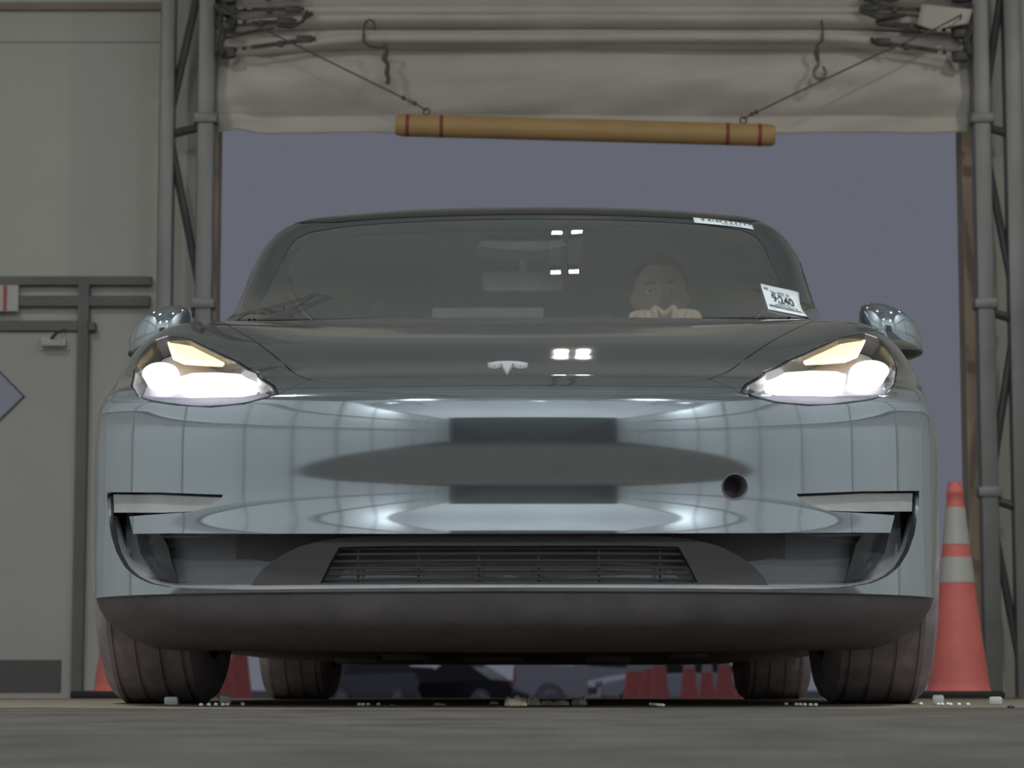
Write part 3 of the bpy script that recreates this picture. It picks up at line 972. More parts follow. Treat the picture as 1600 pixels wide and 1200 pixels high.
# cowl, wipers
cw = []
for x in np.linspace(-.74, .74, 31):
    cw.append(x)
yb = lambda x: float(np.interp(abs(x), [0, .2, .38, .52, .63, .70, .765], [1.03, 1.05, 1.10, 1.17, 1.26, 1.35, 1.44]))
zb = lambda x: float(np.interp(abs(x), [0, .2, .38, .52, .63, .70, .765], [.90, .90, .905, .912, .92, .93, .937]))
v, f = loft([[(x, yb(x) - .10, zb(x) - .045) for x in cw], [(x, yb(x) - .02, zb(x) - .022) for x in cw], [(x, yb(x) + .08, zb(x) - .012) for x in cw]])
mesh_obj('cowl_cover', v, f, M['black_plastic'], sedan)
for pts, nm in (([(.02, 1.09, .900), (.20, 1.11, .906), (.40, 1.16, .912), (.58, 1.26, .920)], 'w'), ([(-.55, 1.22, .915), (-.30, 1.13, .908), (-.05, 1.08, .900), (.12, 1.09, .900)], 'w')):
    bm = bmesh.new(); tube(bm, pts, [.010, .009, .008, .005], 8)
    bm_obj('wiper', bm, M['black_plastic'], sedan, smooth=True)

# interior
v, f = loft([[(x, yb(x) + d, z) for x in np.linspace(-.72, .72, 25)] for d, z in ((.06, .885), (.25, .915), (.45, .925), (.58, .91), (.62, .86), (.60, .60))])
v = [(p[0], min(p[1], 1.78), p[2]) for p in v]
mesh_obj('dashboard', v, f, M['dash'], sedan)
def make_seat(x, y):
    bm = bmesh.new()
    # backrest by stacked sections, headrest blends into the top
    secs = [(.36, .24, .07, 0), (.50, .25, .075, .05), (.70, .255, .075, .12), (.88, .245, .065, .18), (1.0, .20, .055, .22), (1.06, .125, .05, .24), (1.15, .13, .055, .255), (1.22, .115, .045, .265), (1.25, .07, .02, .27)]
    rings = []
    for z, hw, hd_, dy in secs:
        rings.append([bm.verts.new((x + hw * math.copysign(abs(math.cos(t)) ** .55, math.cos(t)), y + dy + hd_ * math.copysign(abs(math.sin(t)) ** .8, math.sin(t)), z)) for t in np.linspace(0, 2 * math.pi, 20, endpoint=False)])
    for a, b in zip(rings, rings[1:]):
        for k in range(20): bm.faces.new((a[k], a[(k + 1) % 20], b[(k + 1) % 20], b[k]))
    bm.faces.new(rings[0]); bm.faces.new(rings[-1][::-1])
    bx(bm, (x, y - .24, .38), (.50, .52, .16), bev=.05)
    return bm_obj('seat', bm, M['seat'], sedan, smooth=R(50))
make_seat(-.37, 2.62); make_seat(.37, 2.62)
bm = bmesh.new(); bx(bm, (0, 3.55, .70), (1.3, .22, .62), rot=(R(-18), 0, 0), bev=.07); bx(bm, (0, 3.25, .42), (1.3, .55, .18), bev=.06)
bm_obj('rear_bench', bm, M['seat'], sedan, smooth=R(50))
bm = bmesh.new(); bx(bm, (0, 2.9, .24), (1.5, 2.6, .03))
bm_obj('cabin_floor', bm, M['dash'], sedan)
# steering wheel
SWC = Vector((.378, 1.93, .852)); SWR = .175
swm = Matrix.Translation(SWC) @ Matrix.Rotation(R(115), 4, 'X')
bm = bmesh.new()
tube(bm, [swm @ Vector((SWR * math.cos(t), SWR * math.sin(t), 0)) for t in np.linspace(0, 2 * math.pi, 41)], .0145, 10, cap=False)
for a in (0, math.pi, -math.pi / 2):
    tube(bm, [swm @ Vector((.03 * math.cos(a), .03 * math.sin(a), .02)), swm @ Vector((SWR * math.cos(a), SWR * math.sin(a), 0))], .013, 8)
lathe(bm, [(0, -.02), (.05, -.015), (.065, .01), (.05, .04), (0, .05)], 20, swm)
tube(bm, [swm @ Vector((0, 0, .04)), swm @ Vector((0, 0, .22))], .03, 8)
bm_obj('steering_wheel', bm, M['dash'], sedan, smooth=True)
bm = bmesh.new(); bx(bm, (-.10, 1.80, .96), (.30, .022, .17), rot=(R(-12), 0, 0), bev=.006)
dsp = bm_obj('center_display', bm, M['black_plastic'], sedan, smooth=True)
bm = bmesh.new(); bx(bm, (-.10, 1.8125, .9625), (.28, .002, .15), rot=(R(-12), 0, 0))  # glowing face, out of view, added to brighten the driver
bm_obj('display_screen', bm, mat('cabin_fill_glow', (.02, .02, .02), rough=.2, emit=(.9, .95, 1), emit_s=4.0), dsp, label='glowing face added to the center display for cabin light')
# camera housing and mirror behind the windshield top
bm = bmesh.new()
zt = 1.245
prism(bm, [(-.095, zt + .015), (.075, zt + .015), (.115, zt - .018), (.05, zt - .03), (-.05, zt - .03), (-.135, zt - .018)], 'y', 1.90, 2.08)
bm_obj('camera_housing', bm, M['black_plastic'], sedan, smooth=True)
bm = bmesh.new(); bx(bm, (-.01, 2.05, 1.155), (.23, .03, .06), bev=.012); tube(bm, [(-.01, 2.05, 1.16), (-.01, 2.04, 1.23)], .012, 8)
bm_obj('rear_view_mirror', bm, M['black_plastic'], sedan, smooth=True)
# dark shroud lines: door-top mirror sails are the mirrors' feet
def door_mirror(s):
    bm = bmesh.new()
    # sections from inboard to outboard: x, z centre, half height, half depth, y
    secs = [(.868, .955, .045, .03, 1.63), (.872, .957, .060, .055, 1.63), (.89, .957, .064, .075, 1.62), (.93, .953, .062, .085, 1.615), (.97, .945, .053, .082, 1.62), (1.0, .934, .042, .072, 1.63), (1.02, .923, .028, .055, 1.645), (1.03, .915, .010, .03, 1.66)]
    rings = []
    for x, zc, hh_, hd_, y in secs:
        ring = []
        for t in np.linspace(0, 2 * math.pi, 20, endpoint=False):
            c, s_ = math.cos(t), math.sin(t)
            ring.append(bm.verts.new((s * x, y + hd_ * math.copysign(abs(c) ** .5, c), zc + hh_ * math.copysign(abs(s_) ** .55, s_))))
        rings.append(ring)
    for a, b in zip(rings, rings[1:]):
        for k in range(20): bm.faces.new((a[k], a[(k + 1) % 20], b[(k + 1) % 20], b[k]))
    bm.faces.new(rings[0]); bm.faces.new(rings[-1][::-1])
    mo = bm_obj('door_mirror', bm, M['paint'], sedan, smooth=R(60))
    bm = bmesh.new()
    secs = [(.80, .905, .02, .035, 1.64), (.86, .905, .018, .035, 1.635), (.89, .897, .016, .05, 1.63), (.95, .893, .016, .065, 1.63), (1.0, .893, .014, .06, 1.64), (1.028, .899, .008, .04, 1.65)]
    rings = []
    for x, zc, hh_, hd_, y in secs:
        rings.append([bm.verts.new((s * x, y + hd_ * math.cos(t), zc + hh_ * math.sin(t))) for t in np.linspace(0, 2 * math.pi, 16, endpoint=False)])
    for a, b in zip(rings, rings[1:]):
        for k in range(16): bm.faces.new((a[k], a[(k + 1) % 16], b[(k + 1) % 16], b[k]))
    bm.faces.new(rings[0]); bm.faces.new(rings[-1][::-1])
    bm_obj('mirror_base', bm, M['black_gloss'], mo, smooth=R(50), label='black lower shell and foot of the mirror')
door_mirror(-1); door_mirror(1)

# stickers on the windshield
def text_mesh(s, bold=0.0):
    c = bpy.data.curves.new('txt', 'FONT')
    c.body = s
    c.offset = bold
    c.resolution_u = 3
    o = bpy.data.objects.new('txt', c)
    COL.objects.link(o)
    dg = bpy.context.evaluated_depsgraph_get()
    me = bpy.data.meshes.new_from_object(o.evaluated_get(dg))
    V = np.array([v.co[:2] for v in me.vertices]) if len(me.vertices) else np.zeros((0, 2))
    Fc = [tuple(p.vertices) for p in me.polygons]
    bpy.data.objects.remove(o); bpy.data.curves.remove(c); bpy.data.meshes.remove(me)
    V = V - V.min(0)
    return V / V.max(0), Fc
def sticker(corners, name, label, texts, bars):
    """corners: tl, tr, br, bl pixels on the windshield"""
    C4 = np.array(CB(corners))
    def S(a, b, lift):
        q = (C4[0] * (1 - a) + C4[1] * a) * (1 - b) + (C4[3] * (1 - a) + C4[2] * a) * b
        return tuple(CABIN.ev([q])[0] + CABIN.nrm([q])[0] * (.0035 + lift))
    v = [S(i / 12, j / 6, -.0005) for j in range(7) for i in range(13)]
    f = [(j * 13 + i, j * 13 + i + 1, j * 13 + i + 14, j * 13 + i + 13) for j in range(6) for i in range(12)]
    st = mesh_obj(name, v, f, M['paper'], sedan, label=label)
    so = st.modifiers.new('thickness', 'SOLIDIFY'); so.thickness = .0008; so.offset = 0
    for s, (x0, y0, x1, y1), bold, mk in texts:
        V, Fc = text_mesh(s, bold)
        mesh_obj('printed_text', [S(x0 + (x1 - x0) * a, y1 + (y0 - y1) * b, .0012) for a, b in V], Fc, M[mk], st, smooth=False)
    v, f = [], []
    for (x0, y0, x1, y1) in bars:
        k = len(v)
        v += [S(x0, y0, .0012), S(x1, y0, .0012), S(x1, y1, .0012), S(x0, y1, .0012)]
        f.append((k, k + 1, k + 2, k + 3))
    if v: mesh_obj('barcode', v, f, M['ink_grey'], st, smooth=False)
rb = random.Random(3)
bars = []
x = .05
while x < .93:
    w_ = rb.choice((.006, .010, .016)); bars.append((x, .74, x + w_, .84)); x += w_ + rb.choice((.004, .007))
sticker([(1187.5, 445), (1247, 458.5), (1261, 496.5), (1200, 485)], 'window_sticker', 'white paper lot sticker reading 9:240 in the windshield corner',
        [('9:240', (.20, .24, .82, .54), .022, 'ink'), ('Sale 2025 10', (.22, .13, .74, .23), .01, 'ink_grey'), ('20251', (.30, .56, .66, .64), 0, 'ink_grey'), ('x7013013', (.20, .62, .84, .72), 0, 'ink'), ('BUR', (.05, .08, .17, .16), .02, 'ink_grey'), ('5 206', (.04, .93, .18, .98), 0, 'ink_grey')], bars)
sticker([(1082.5, 341.5), (1174.5, 353.5), (1177.5, 360.5), (1085, 349.5)], 'header_label', 'long narrow white label at the top edge of the windshield',
        [('9 4144 4 3 4 7 5 7', (.10, .12, .96, .62), .01, 'ink_grey'), ('AUTO', (.40, .68, .75, .92), .0, 'ink_grey')], [])

# ------------------------------------------------------------------ the driver
def build_person():
    root = empty('person', CARM @ Vector((.37, 2.42, .44)), CAR_ROT, 'person in a dark shirt at the wheel, hair pulled back, both hands on it', 'person')
    O = Vector((.37, 2.42, .44))
    HC = Vector((.378, 2.36, 1.158)) - O         # head centre
    # head: deformed sphere, face towards -y
    bm = bmesh.new()
    bmesh.ops.create_icosphere(bm, subdivisions=6, radius=1.0)
    def g(p, c, s): return math.exp(-sum(((p[i] - c[i]) / s[i]) ** 2 for i in range(3)))
    for v in bm.verts:
        d = v.co.copy()
        x, y, z = d
        sx, sy, sz = .076, .096, .116
        if z < 0:
            k = min(1, -z)
            sx *= 1 - .30 * k ** 1.5
            if y > 0: sy *= 1 - .42 * k
            else: sy *= 1 - .06 * k
        p = Vector((x * sx, y * sy, z * sz))
        if y < 0:
            ax = abs(p.x)
            q = (ax, 0, p.z)
            p.y -= .024 * math.exp(-(p.x / .011) ** 2) * max(0, min(1, (.012 - p.z) / .045)) * math.exp(-((min(0, p.z + .034)) / .009) ** 2)   # nose
            p.y -= .006 * math.exp(-(p.x / .016) ** 2 - ((p.z + .035) / .010) ** 2)
            p.y += .013 * math.exp(-((ax - .031) / .018) ** 2 - ((p.z - .002) / .009) ** 2)            # eye sockets
            p.y -= .005 * math.exp(-((ax - .030) / .024) ** 2 - ((p.z - .026) / .008) ** 2)            # brow
            p.y -= .005 * math.exp(-((ax - .042) / .016) ** 2 - ((p.z + .026) / .014) ** 2)            # cheek
            p.y -= .006 * math.exp(-(p.x / .020) ** 2 - ((p.z + .058) / .006) ** 2)                    # lips
            p.y -= .006 * math.exp(-(p.x / .017) ** 2 - ((p.z + .068) / .006) ** 2)
            p.y += .004 * math.exp(-(p.x / .022) ** 2 - ((p.z + .0628) / .0022) ** 2)
            p.y -= .008 * math.exp(-(p.x / .022) ** 2 - ((p.z + .097) / .014) ** 2)                    # chin
        # ears
        e = math.exp(-((p.y - .010) / .015) ** 2 - ((p.z + .012) / .024) ** 2)
        if abs(x) > .6: p.x += math.copysign(.013 * e, x)
        v.co = p + HC
    head = bmesh.new
    hv = [tuple(v.co) for v in bm.verts]; hf = [[l.index for l in f.verts] for f in bm.faces]
    bm.free()
    # limbs by skin modifier
    def skinned(nodes, edges, root_i=0, sub=2):
        """tapered limbs: a lofted sleeve per edge and a ball per joint, fused later into one surface"""
        bm = bmesh.new()
        tup = lambda r_: r_ if isinstance(r_, tuple) else (r_, r_)
        for p, r_ in nodes:
            rx, ry = tup(r_)
            bmesh.ops.create_icosphere(bm, subdivisions=3, radius=1, matrix=Matrix.Translation(p) @ Matrix.Diagonal((rx, ry, min(rx, ry), 1)))
        for i, j in edges:
            (pa, ra), (pb, rb_) = nodes[i], nodes[j]
            ra, rb_ = tup(ra), tup(rb_)
            d = (pb - pa).normalized()
            ax = Vector((1, 0, 0)) if abs(d.x) < .8 else Vector((0, 1, 0))
            yv = d.cross(ax).normalized(); xv = yv.cross(d).normalized()
            rings = []
            for k in range(9):
                t = k / 8
                tt = t * t * (3 - 2 * t) * .5 + t * .5
                rx = ra[0] + (rb_[0] - ra[0]) * tt; ry = ra[1] + (rb_[1] - ra[1]) * tt
                c = pa.lerp(pb, t)
                rings.append([bm.verts.new(c + xv * (rx * math.cos(q)) + yv * (ry * math.sin(q))) for q in np.linspace(0, 2 * math.pi, 20, endpoint=False)])
            for A_, B_ in zip(rings, rings[1:]):
                for k in range(20): bm.faces.new((A_[k], A_[(k + 1) % 20], B_[(k + 1) % 20], B_[k]))
            bm.faces.new(rings[0][::-1]); bm.faces.new(rings[-1])
        bmesh.ops.recalc_face_normals(bm, faces=bm.faces)
        bm.verts.index_update()
        V_ = [tuple(v_.co) for v_ in bm.verts]; Fc_ = [tuple(v_.index for v_ in f_.verts) for f_ in bm.faces]
        bm.free()
        return V_, Fc_
    L = lambda x, y, z: Vector((x, y, z)) - O
    top = Vector(swm @ Vector((0, SWR, 0))) 
    wl = lambda a: swm @ Vector((SWR * math.cos(a), SWR * math.sin(a), 0))
    hR = wl(R(75)); hL = wl(R(108))             # both hands near the top of the rim (image right / image left)
    wrR = hR + Vector((.012, .060, .010)); wrL = hL + Vector((-.012, .060, .006))
    body = [
        (L(.372, 2.45, .50), (.15, .11)), (L(.372, 2.47, .66), (.14, .10)), (L(.374, 2.47, .82), (.15, .10)), (L(.375, 2.45, .93), (.12, .08)),
        (L(.377, 2.42, 1.0), .055), (L(.378, 2.385, 1.07), .052), (L(.378, 2.36, 1.13), .05),
        (L(.53, 2.42, .915), .060), (L(.62, 2.22, .80), .045), (wrR + Vector((.03, .09, -.05)) - O, .036), (wrR - O, (.028, .020)),
        (L(.22, 2.42, .915), .060), (L(.13, 2.22, .80), .045), (wrL + Vector((-.03, .09, -.05)) - O, .036), (wrL - O, (.028, .020)),
        (L(.47, 2.38, .48), .085), (L(.47, 2.02, .56), .065), (L(.46, 1.86, .34), .045), (L(.46, 1.72, .29), .035),
        (L(.28, 2.38, .48), .085), (L(.28, 2.02, .56), .065), (L(.29, 1.86, .34), .045), (L(.29, 1.72, .29), .035),
    ]
    ed = [(0, 1), (1, 2), (2, 3), (3, 4), (4, 5), (5, 6), (3, 7), (7, 8), (8, 9), (9, 10), (3, 11), (11, 12), (12, 13), (13, 14), (0, 15), (15, 16), (16, 17), (17, 18), (0, 19), (19, 20), (20, 21), (21, 22)]
    V, Fc = skinned(body, ed)
    def addm(v2, f2):
        k = len(V)
        V.extend(v2); Fc.extend([tuple(i + k for i in f) for f in f2])
    addm(hv, hf)
    def hand(wc, w, ta, sgn):
        """palm above the rim, four fingers curled over its front, thumb on the inner side"""
        t = (wl(ta + .05) - wl(ta - .05)).normalized() * -1        # along the rim towards image right
        up = (wc - SWC).normalized()
        fw = up.cross(t)
        if fw.y > 0: fw = -fw                                     # towards the windshield
        palm = wc + up * .026 - fw * .012
        nodes = [(w - O, (.026, .018)), ((w * .45 + palm * .55) - O, (.036, .016)), (palm - O, (.040, .014))]
        v2, f2 = skinned(nodes, [(0, 1), (1, 2)])
        addm(v2, f2)
        lens_ = [.95, 1.08, 1.0, .80] if sgn > 0 else [.80, 1.0, 1.08, .95]
        for i in range(4):
            off = t * (.0215 * (i - 1.5))
            l_ = lens_[i]
            b0 = palm + off + fw * -.006
            n = [(b0 - O, .0098), (wc + off + up * (.031 + .002 * (i % 2)) + fw * .014 - O, .0098), (wc + off + up * .014 + fw * (.029 * l_) - O, .0088), (wc + off * .96 - up * (.012 * l_) + fw * .026 - O, .0080), (wc + off * .94 - up * (.024 * l_) + fw * .012 - O, .0066)]
            v2, f2 = skinned(n, [(0, 1), (1, 2), (2, 3), (3, 4)])
            addm(v2, f2)
        sd = -1 if sgn > 0 else 1
        b0 = palm + t * (.034 * sd) - fw * .016
        n = [(b0 - O, .0115), (wc + t * (.046 * sd) + up * .012 - fw * .024 - O, .0105), (wc + t * (.050 * sd) - up * .010 - fw * .020 - O, .0092), (wc + t * (.050 * sd) - up * .026 - fw * .006 - O, .0078)]
        v2, f2 = skinned(n, [(0, 1), (1, 2), (2, 3)])
        addm(v2, f2)
    hand(hR, wrR, R(75), 1)
    hand(hL, wrL, R(108), -1)
    me = bpy.data.meshes.new('pb')
    me.from_pydata(V, [], Fc)
    o = bpy.data.objects.new('pb', me)
    COL.objects.link(o)
    rm = o.modifiers.new('r', 'REMESH'); rm.mode = 'VOXEL'; rm.voxel_size = .0042
    sm = o.modifiers.new('s', 'SMOOTH'); sm.factor = .4; sm.iterations = 2
    dg = bpy.context.evaluated_depsgraph_get()
    m2 = bpy.data.meshes.new_from_object(o.evaluated_get(dg))
    bpy.data.objects.remove(o)
    bmx = bmesh.new(); bmx.from_mesh(m2)
    left_, isl = set(bmx.verts), []
    while left_:
        st, grp = [left_.pop()], []
        while st:
            q_ = st.pop(); grp.append(q_)
            for e_ in q_.link_edges:
                w_ = e_.other_vert(q_)
                if w_ in left_: left_.discard(w_); st.append(w_)
        isl.append(grp)
    isl.sort(key=len)
    bmesh.ops.delete(bmx, geom=[q_ for g_ in isl[:-1] for q_ in g_], context='VERTS')
    bmx.to_mesh(m2); bmx.free()
    m2.materials.clear()
    for k in ('skin', 'lip'): m2.materials.append(M[k])
    for p in m2.polygons:
        p.use_smooth = True
        c = p.center - HC
        if c.y < -.06 and abs(c.x) < .022 and abs(c.z + .0628) < .0085 * (1 - (c.x / .023) ** 2): p.material_index = 1
    b = bpy.data.objects.new('body', m2)
    COL.objects.link(b); b.parent = root
    # shirt: torso and sleeves as a shell just outside the body
    sh = [(n[0], tuple(r_ + .008 for r_ in (n[1] if isinstance(n[1], tuple) else (n[1], n[1])))) for n in body[:4]]
    sh += [(L(.377, 2.425, .975), .066)]
    sh += [(body[i][0], (body[i][1] + .008 if not isinstance(body[i][1], tuple) else .036)) for i in (7, 8, 9)] + [(body[i][0], body[i][1] + .008) for i in (11, 12, 13)]
    v2, f2 = skinned(sh, [(0, 1), (1, 2), (2, 3), (3, 4), (3, 5), (5, 6), (6, 7), (3, 8), (8, 9), (9, 10)])
    shirt = mesh_obj('shirt', v2, f2, M['shirt'], root, label='dark shirt')
    rm = shirt.modifiers.new('r', 'REMESH'); rm.mode = 'VOXEL'; rm.voxel_size = .008; rm.use_smooth_shade = True
    # hair: cap over the skull down to the hairline, tied knot behind
    bm = bmesh.new()
    bmesh.ops.create_icosphere(bm, subdivisions=5, radius=1.0)
    for v in list(bm.verts):
        x, y, z = v.co
        v.co = Vector((x * .081, y * .102 + .003, z * .121 + .001)) + HC
    dele = [v for v in bm.verts if not ((v.co - HC).z > .080 + .55 * min(0, ((v.co - HC).y + .035)) * -1 * 0 - max(0, (v.co - HC).y + .055) * 1.05)]
    bmesh.ops.delete(bm, geom=dele, context='VERTS')
    kn = bmesh.ops.create_icosphere(bm, subdivisions=3, radius=.038, matrix=Matrix.Translation(HC + Vector((0, .115, .03))))
    h = bm_obj('hair', bm, M['hair'], root, smooth=R(80))
    so = h.modifiers.new('thickness', 'SOLIDIFY'); so.thickness = .006; so.offset = 0
    for s in (-1, 1):
        bm = bmesh.new()
        c = HC + Vector((s * .031, -.0700, .003))
        bmesh.ops.create_uvsphere(bm, u_segments=24, v_segments=16, radius=.0125, matrix=Matrix.Translation(c) @ Matrix.Rotation(R(90), 4, 'X'))
        for f_ in bm.faces:
            d = f_.calc_center_median() - c
            if math.hypot(d.x, d.z) < .0058 and d.y < 0: f_.material_index = 1
        bm_obj('eye', bm, [M['eyewhite'], M['iris']], root, smooth=True)
        bm = bmesh.new()
        tube(bm, [HC + Vector((s * xx, yy, zz)) for xx, yy, zz in ((.014, -.0935, .022), (.026, -.0925, .027), (.038, -.086, .026), (.047, -.078, .021))], [.0022, .003, .0026, .0015], 6)
        bm_obj('eyebrow', bm, M['hair'], root, smooth=True)
    return root
build_person()

# ------------------------------------------------------------------ setting: the bay's front wall, opening, tent
YW = 12.75                                       # inner face of the wall with the opening
SW = F / YW
wx = lambda px: (px - 800) / SW
wz = lambda py: at(800, py, YW).z
JL, JR = wx(334), wx(1514)                       # opening edges
def wall_box(name, x0, x1, y0, y1, z0, z1, m, kind='structure', parent=None, label=None, bev=0):
    bm = bmesh.new(); bx(bm, ((x0 + x1) / 2, (y0 + y1) / 2, (z0 + z1) / 2), (x1 - x0, y1 - y0, z1 - z0), bev=bev)
    return bm_obj(name, bm, m, parent, kind=kind, label=label)
GZ = ground(12.75) - .02
wall_box('wall_front_left', TX0, JL - .055, YW, YW + .12, GZ, EAVE + 2.6, M['wall_panel'])
wall_box('wall_front_right', JR + .055, TX1, YW, YW + .12, GZ, EAVE + 2.6, M['wall_panel'])
wall_box('wall_front_over', JL - .055, JR + .055, YW, YW + .12, wz(-60), EAVE + 2.6, M['wall_panel'])
wall_box('trim_1', JL - .055, JL, YW - .01, YW + .16, GZ, wz(-60), M['jamb'])
wall_box('trim_2', JR, JR + .055, YW - .01, YW + .16, GZ, wz(-60), M['jamb'])
# upper band of the left wall and rails over the door
wall_box('trim_3', TX0, wx(247), YW - .03, YW, wz(17), wz(6), M['brown'])
wall_box('trim_4', TX0, wx(232), YW - .05, YW, wz(447), wz(434), M['rail'])
wall_box('trim_5', TX0, wx(230), YW - .05, YW, wz(480), wz(464), M['rail'])
wall_box('trim_6', TX0, wx(247), YW - .012, YW, wz(66), wz(60), M['wall_panel'])
bm = bmesh.new()
bx(bm, (wx(127), YW - .03, (wz(447) + GZ) / 2), (17 / SW, .06, wz(447) - GZ))
bx(bm, ((TX0 + wx(118)) / 2, YW - .03, wz(511)), (wx(118) - TX0, .06, 16 / SW))
bx(bm, (wx(140), YW - .03, wz(512)), (12 / SW, .06, 12 / SW))
bm_obj('trim_7', bm, M['rail'], kind='structure')
# the door
dr = empty('door_1', (wx(30), YW, GZ), label=None)
dr['kind'] = 'structure'
def under(o, root):
    o.parent = root; o.matrix_parent_inverse = Matrix.Translation(root.location).inverted(); return o
bm = bmesh.new(); bx(bm, (wx(40), YW - .02, (wz(520) + GZ) / 2), (wx(118) - wx(-38), .04, wz(520) - GZ), bev=.004)
under(bm_obj('door_panel', bm, M['door']), dr)
bm = bmesh.new(); bx(bm, (wx(33), YW - .042, (wz(1031) + wz(1082)) / 2), (wx(103) - wx(-36), .006, wz(1031) - wz(1082)))
under(bm_obj('kick_plate', bm, M['kick']), dr)
bm = bmesh.new(); bx(bm, (wx(83), YW - .075, wz(538)), (40 / SW, .06, 14 / SW), bev=.01)
bx(bm, (wx(83), YW - .045, wz(539)), (46 / SW, .012, 20 / SW))
cl = under(bm_obj('door_closer', bm, M['signwhite'], smooth=True, label='pale grey door closer box'), dr)
bm = bmesh.new(); tube(bm, [(wx(80), YW - .10, wz(533)), (wx(92), YW - .16, wz(526)), (wx(100), YW - .08, wz(520))], .008, 6)
under(bm_obj('closer_arm', bm, M['steel_dark'], smooth=True), dr)

sg = empty('diamond_placard', (wx(-6), YW - .045, wz(621)), label='blue grey diamond placard on the door at the left frame edge', cat='sign')
bm = bmesh.new(); s_ = 44 / SW
prism(bm, [(-s_, 0), (0, -s_), (s_, 0), (0, s_)], 'y', -.004, .004)
bm_obj('placard_border', bm, M['steel_dark'], sg)
bm = bmesh.new(); s_ = 40 / SW
prism(bm, [(-s_, 0), (0, -s_), (s_, 0), (0, s_)], 'y', -.0065, -.004)
bm_obj('placard_face', bm, M['bluegrey'], sg)
sg = empty('red_striped_sign', (wx(-10), YW - .06, wz(469)), label='white sign with a vertical red stripe above the door at the left edge', cat='sign')
bm = bmesh.new(); bx(bm, (0, 0, 0), (70 / SW, .02, 42 / SW), bev=.004)
bm_obj('sign_board', bm, M['signwhite'], sg)
bm = bmesh.new(); bx(bm, (wx(4.5) - wx(-10), -.0125, 0), (5.5 / SW, .004, 40 / SW))
bm_obj('stripe', bm, M['red'], sg)
bm = bmesh.new(); bx(bm, (0, .035, 0), (.04, .05, .04))
bm_obj('sign_bracket', bm, M['steel_dark'], sg)

# tent fabric and arched ribs behind the viewer
def arch_pts(n=17):
    pts = [(TX0, 0), (TX0, EAVE * .5), (TX0, EAVE)]
    cx = (TX0 + TX1) / 2; hw = (TX1 - TX0) / 2
    for k in range(1, n):
        t = math.pi * (1 - k / n)
        pts.append((cx + hw * math.cos(t), EAVE + (RIDGE - EAVE) * math.sin(t)))
    pts += [(TX1, EAVE), (TX1, EAVE * .5), (TX1, 0)]
    return pts
AP = arch_pts()
left = [(TX0, y, z) for z in (-.1, EAVE) for y in (TY0, TY1 + .1)]
wall_box('wall_left', TX0 - .05, TX0, TY0, TY1 + .1, -.12, EAVE, M['fabric_wall'])
wall_box('wall_right', TX1, TX1 + .05, TY0, TY1 + .1, -.12, EAVE, M['fabric_wall'])
v, f = [], []
for y in np.linspace(TY0, TY1 + .1, 12):
    v += [(x, y, z) for x, z in AP[2:-2]]
n = len(AP[2:-2])
for j in range(11):
    for i in range(n - 1):
        a = j * n + i
        f.append((a, a + 1, a + n + 1, a + n))
mesh_obj('ceiling', v, f, M['fabric_wall'], kind='structure')
DW, DH = 2.45, 3.3
wall_box('wall_back_left', TX0, -DW, TY0 - .08, TY0, -.05, EAVE + 2.6, M['fabric_wall'])
wall_box('wall_back_right', DW + .3, TX1, TY0 - .08, TY0, -.05, EAVE + 2.6, M['fabric_wall'])
wall_box('wall_back_over', -DW, DW + .3, TY0 - .08, TY0, DH, EAVE + 2.6, M['fabric_wall'])
bm = bmesh.new(); bx(bm, (.15, TY0 - .12, DH / 2), (DW * 2 + .3, .05, DH))
for k in range(1, 6): bx(bm, (.15, TY0 - .09, DH * k / 6), (DW * 2 + .3, .02, .03))
bm_obj('door_2', bm, mat('dark_roller_door', (0.045, 0.044, 0.043), rough=.6), kind='structure')
for i, y in enumerate((-6.4, -3.2, 0.0, 3.2, 6.4, 9.6)):
    bm = bmesh.new()
    sc = .985
    cx = (TX0 + TX1) / 2
    tube(bm, [(cx + (x - cx) * sc, y, max(0, z * sc)) for x, z in AP], .05, 8)
    tube(bm, [(cx + (x - cx) * .945, y, max(0, z * .945)) for x, z in AP], .035, 8)
    o = bm_obj('arch_rib', bm, M['steel_dark'], smooth=True)
    o['kind'] = 'structure'
for i, (x, z) in enumerate([AP[1], AP[2], AP[5], AP[7], AP[9], AP[12], AP[14], AP[-3], AP[-2]]):
    bm = bmesh.new()
    cx = (TX0 + TX1) / 2
    tube(bm, [(cx + (x - cx) * .975, TY0, z * .98), (cx + (x - cx) * .975, 6.4, z * .98)], .03, 8)
    o = bm_obj('roof_purlin', bm, M['steel'], smooth=True)
    o['kind'] = 'structure'

# white screens along both sides of the bay where the car drives in
for nm, x, n_ in (('wall_screen_left', -2.55, 1), ('wall_screen_right', 2.75, -1)):
    wall_box(nm, x - .02, x + .02, TY0 + .05, 8.6, 0, 3.0, M['fabric_wall'])
    bm = bmesh.new()
    for yy in np.arange(TY0 + .1, 8.6, 1.34): tube(bm, [(x + n_ * .035, yy, 0), (x + n_ * .035, yy, 3.02)], .016, 6)
    for zz in (1.0, 2.0, 3.0): tube(bm, [(x + n_ * .035, TY0 + .1, zz), (x + n_ * .035, 8.55, zz)], .014, 6)
    bm_obj('trim_screen_frame', bm, M['frame_grey'], kind='structure', smooth=True)

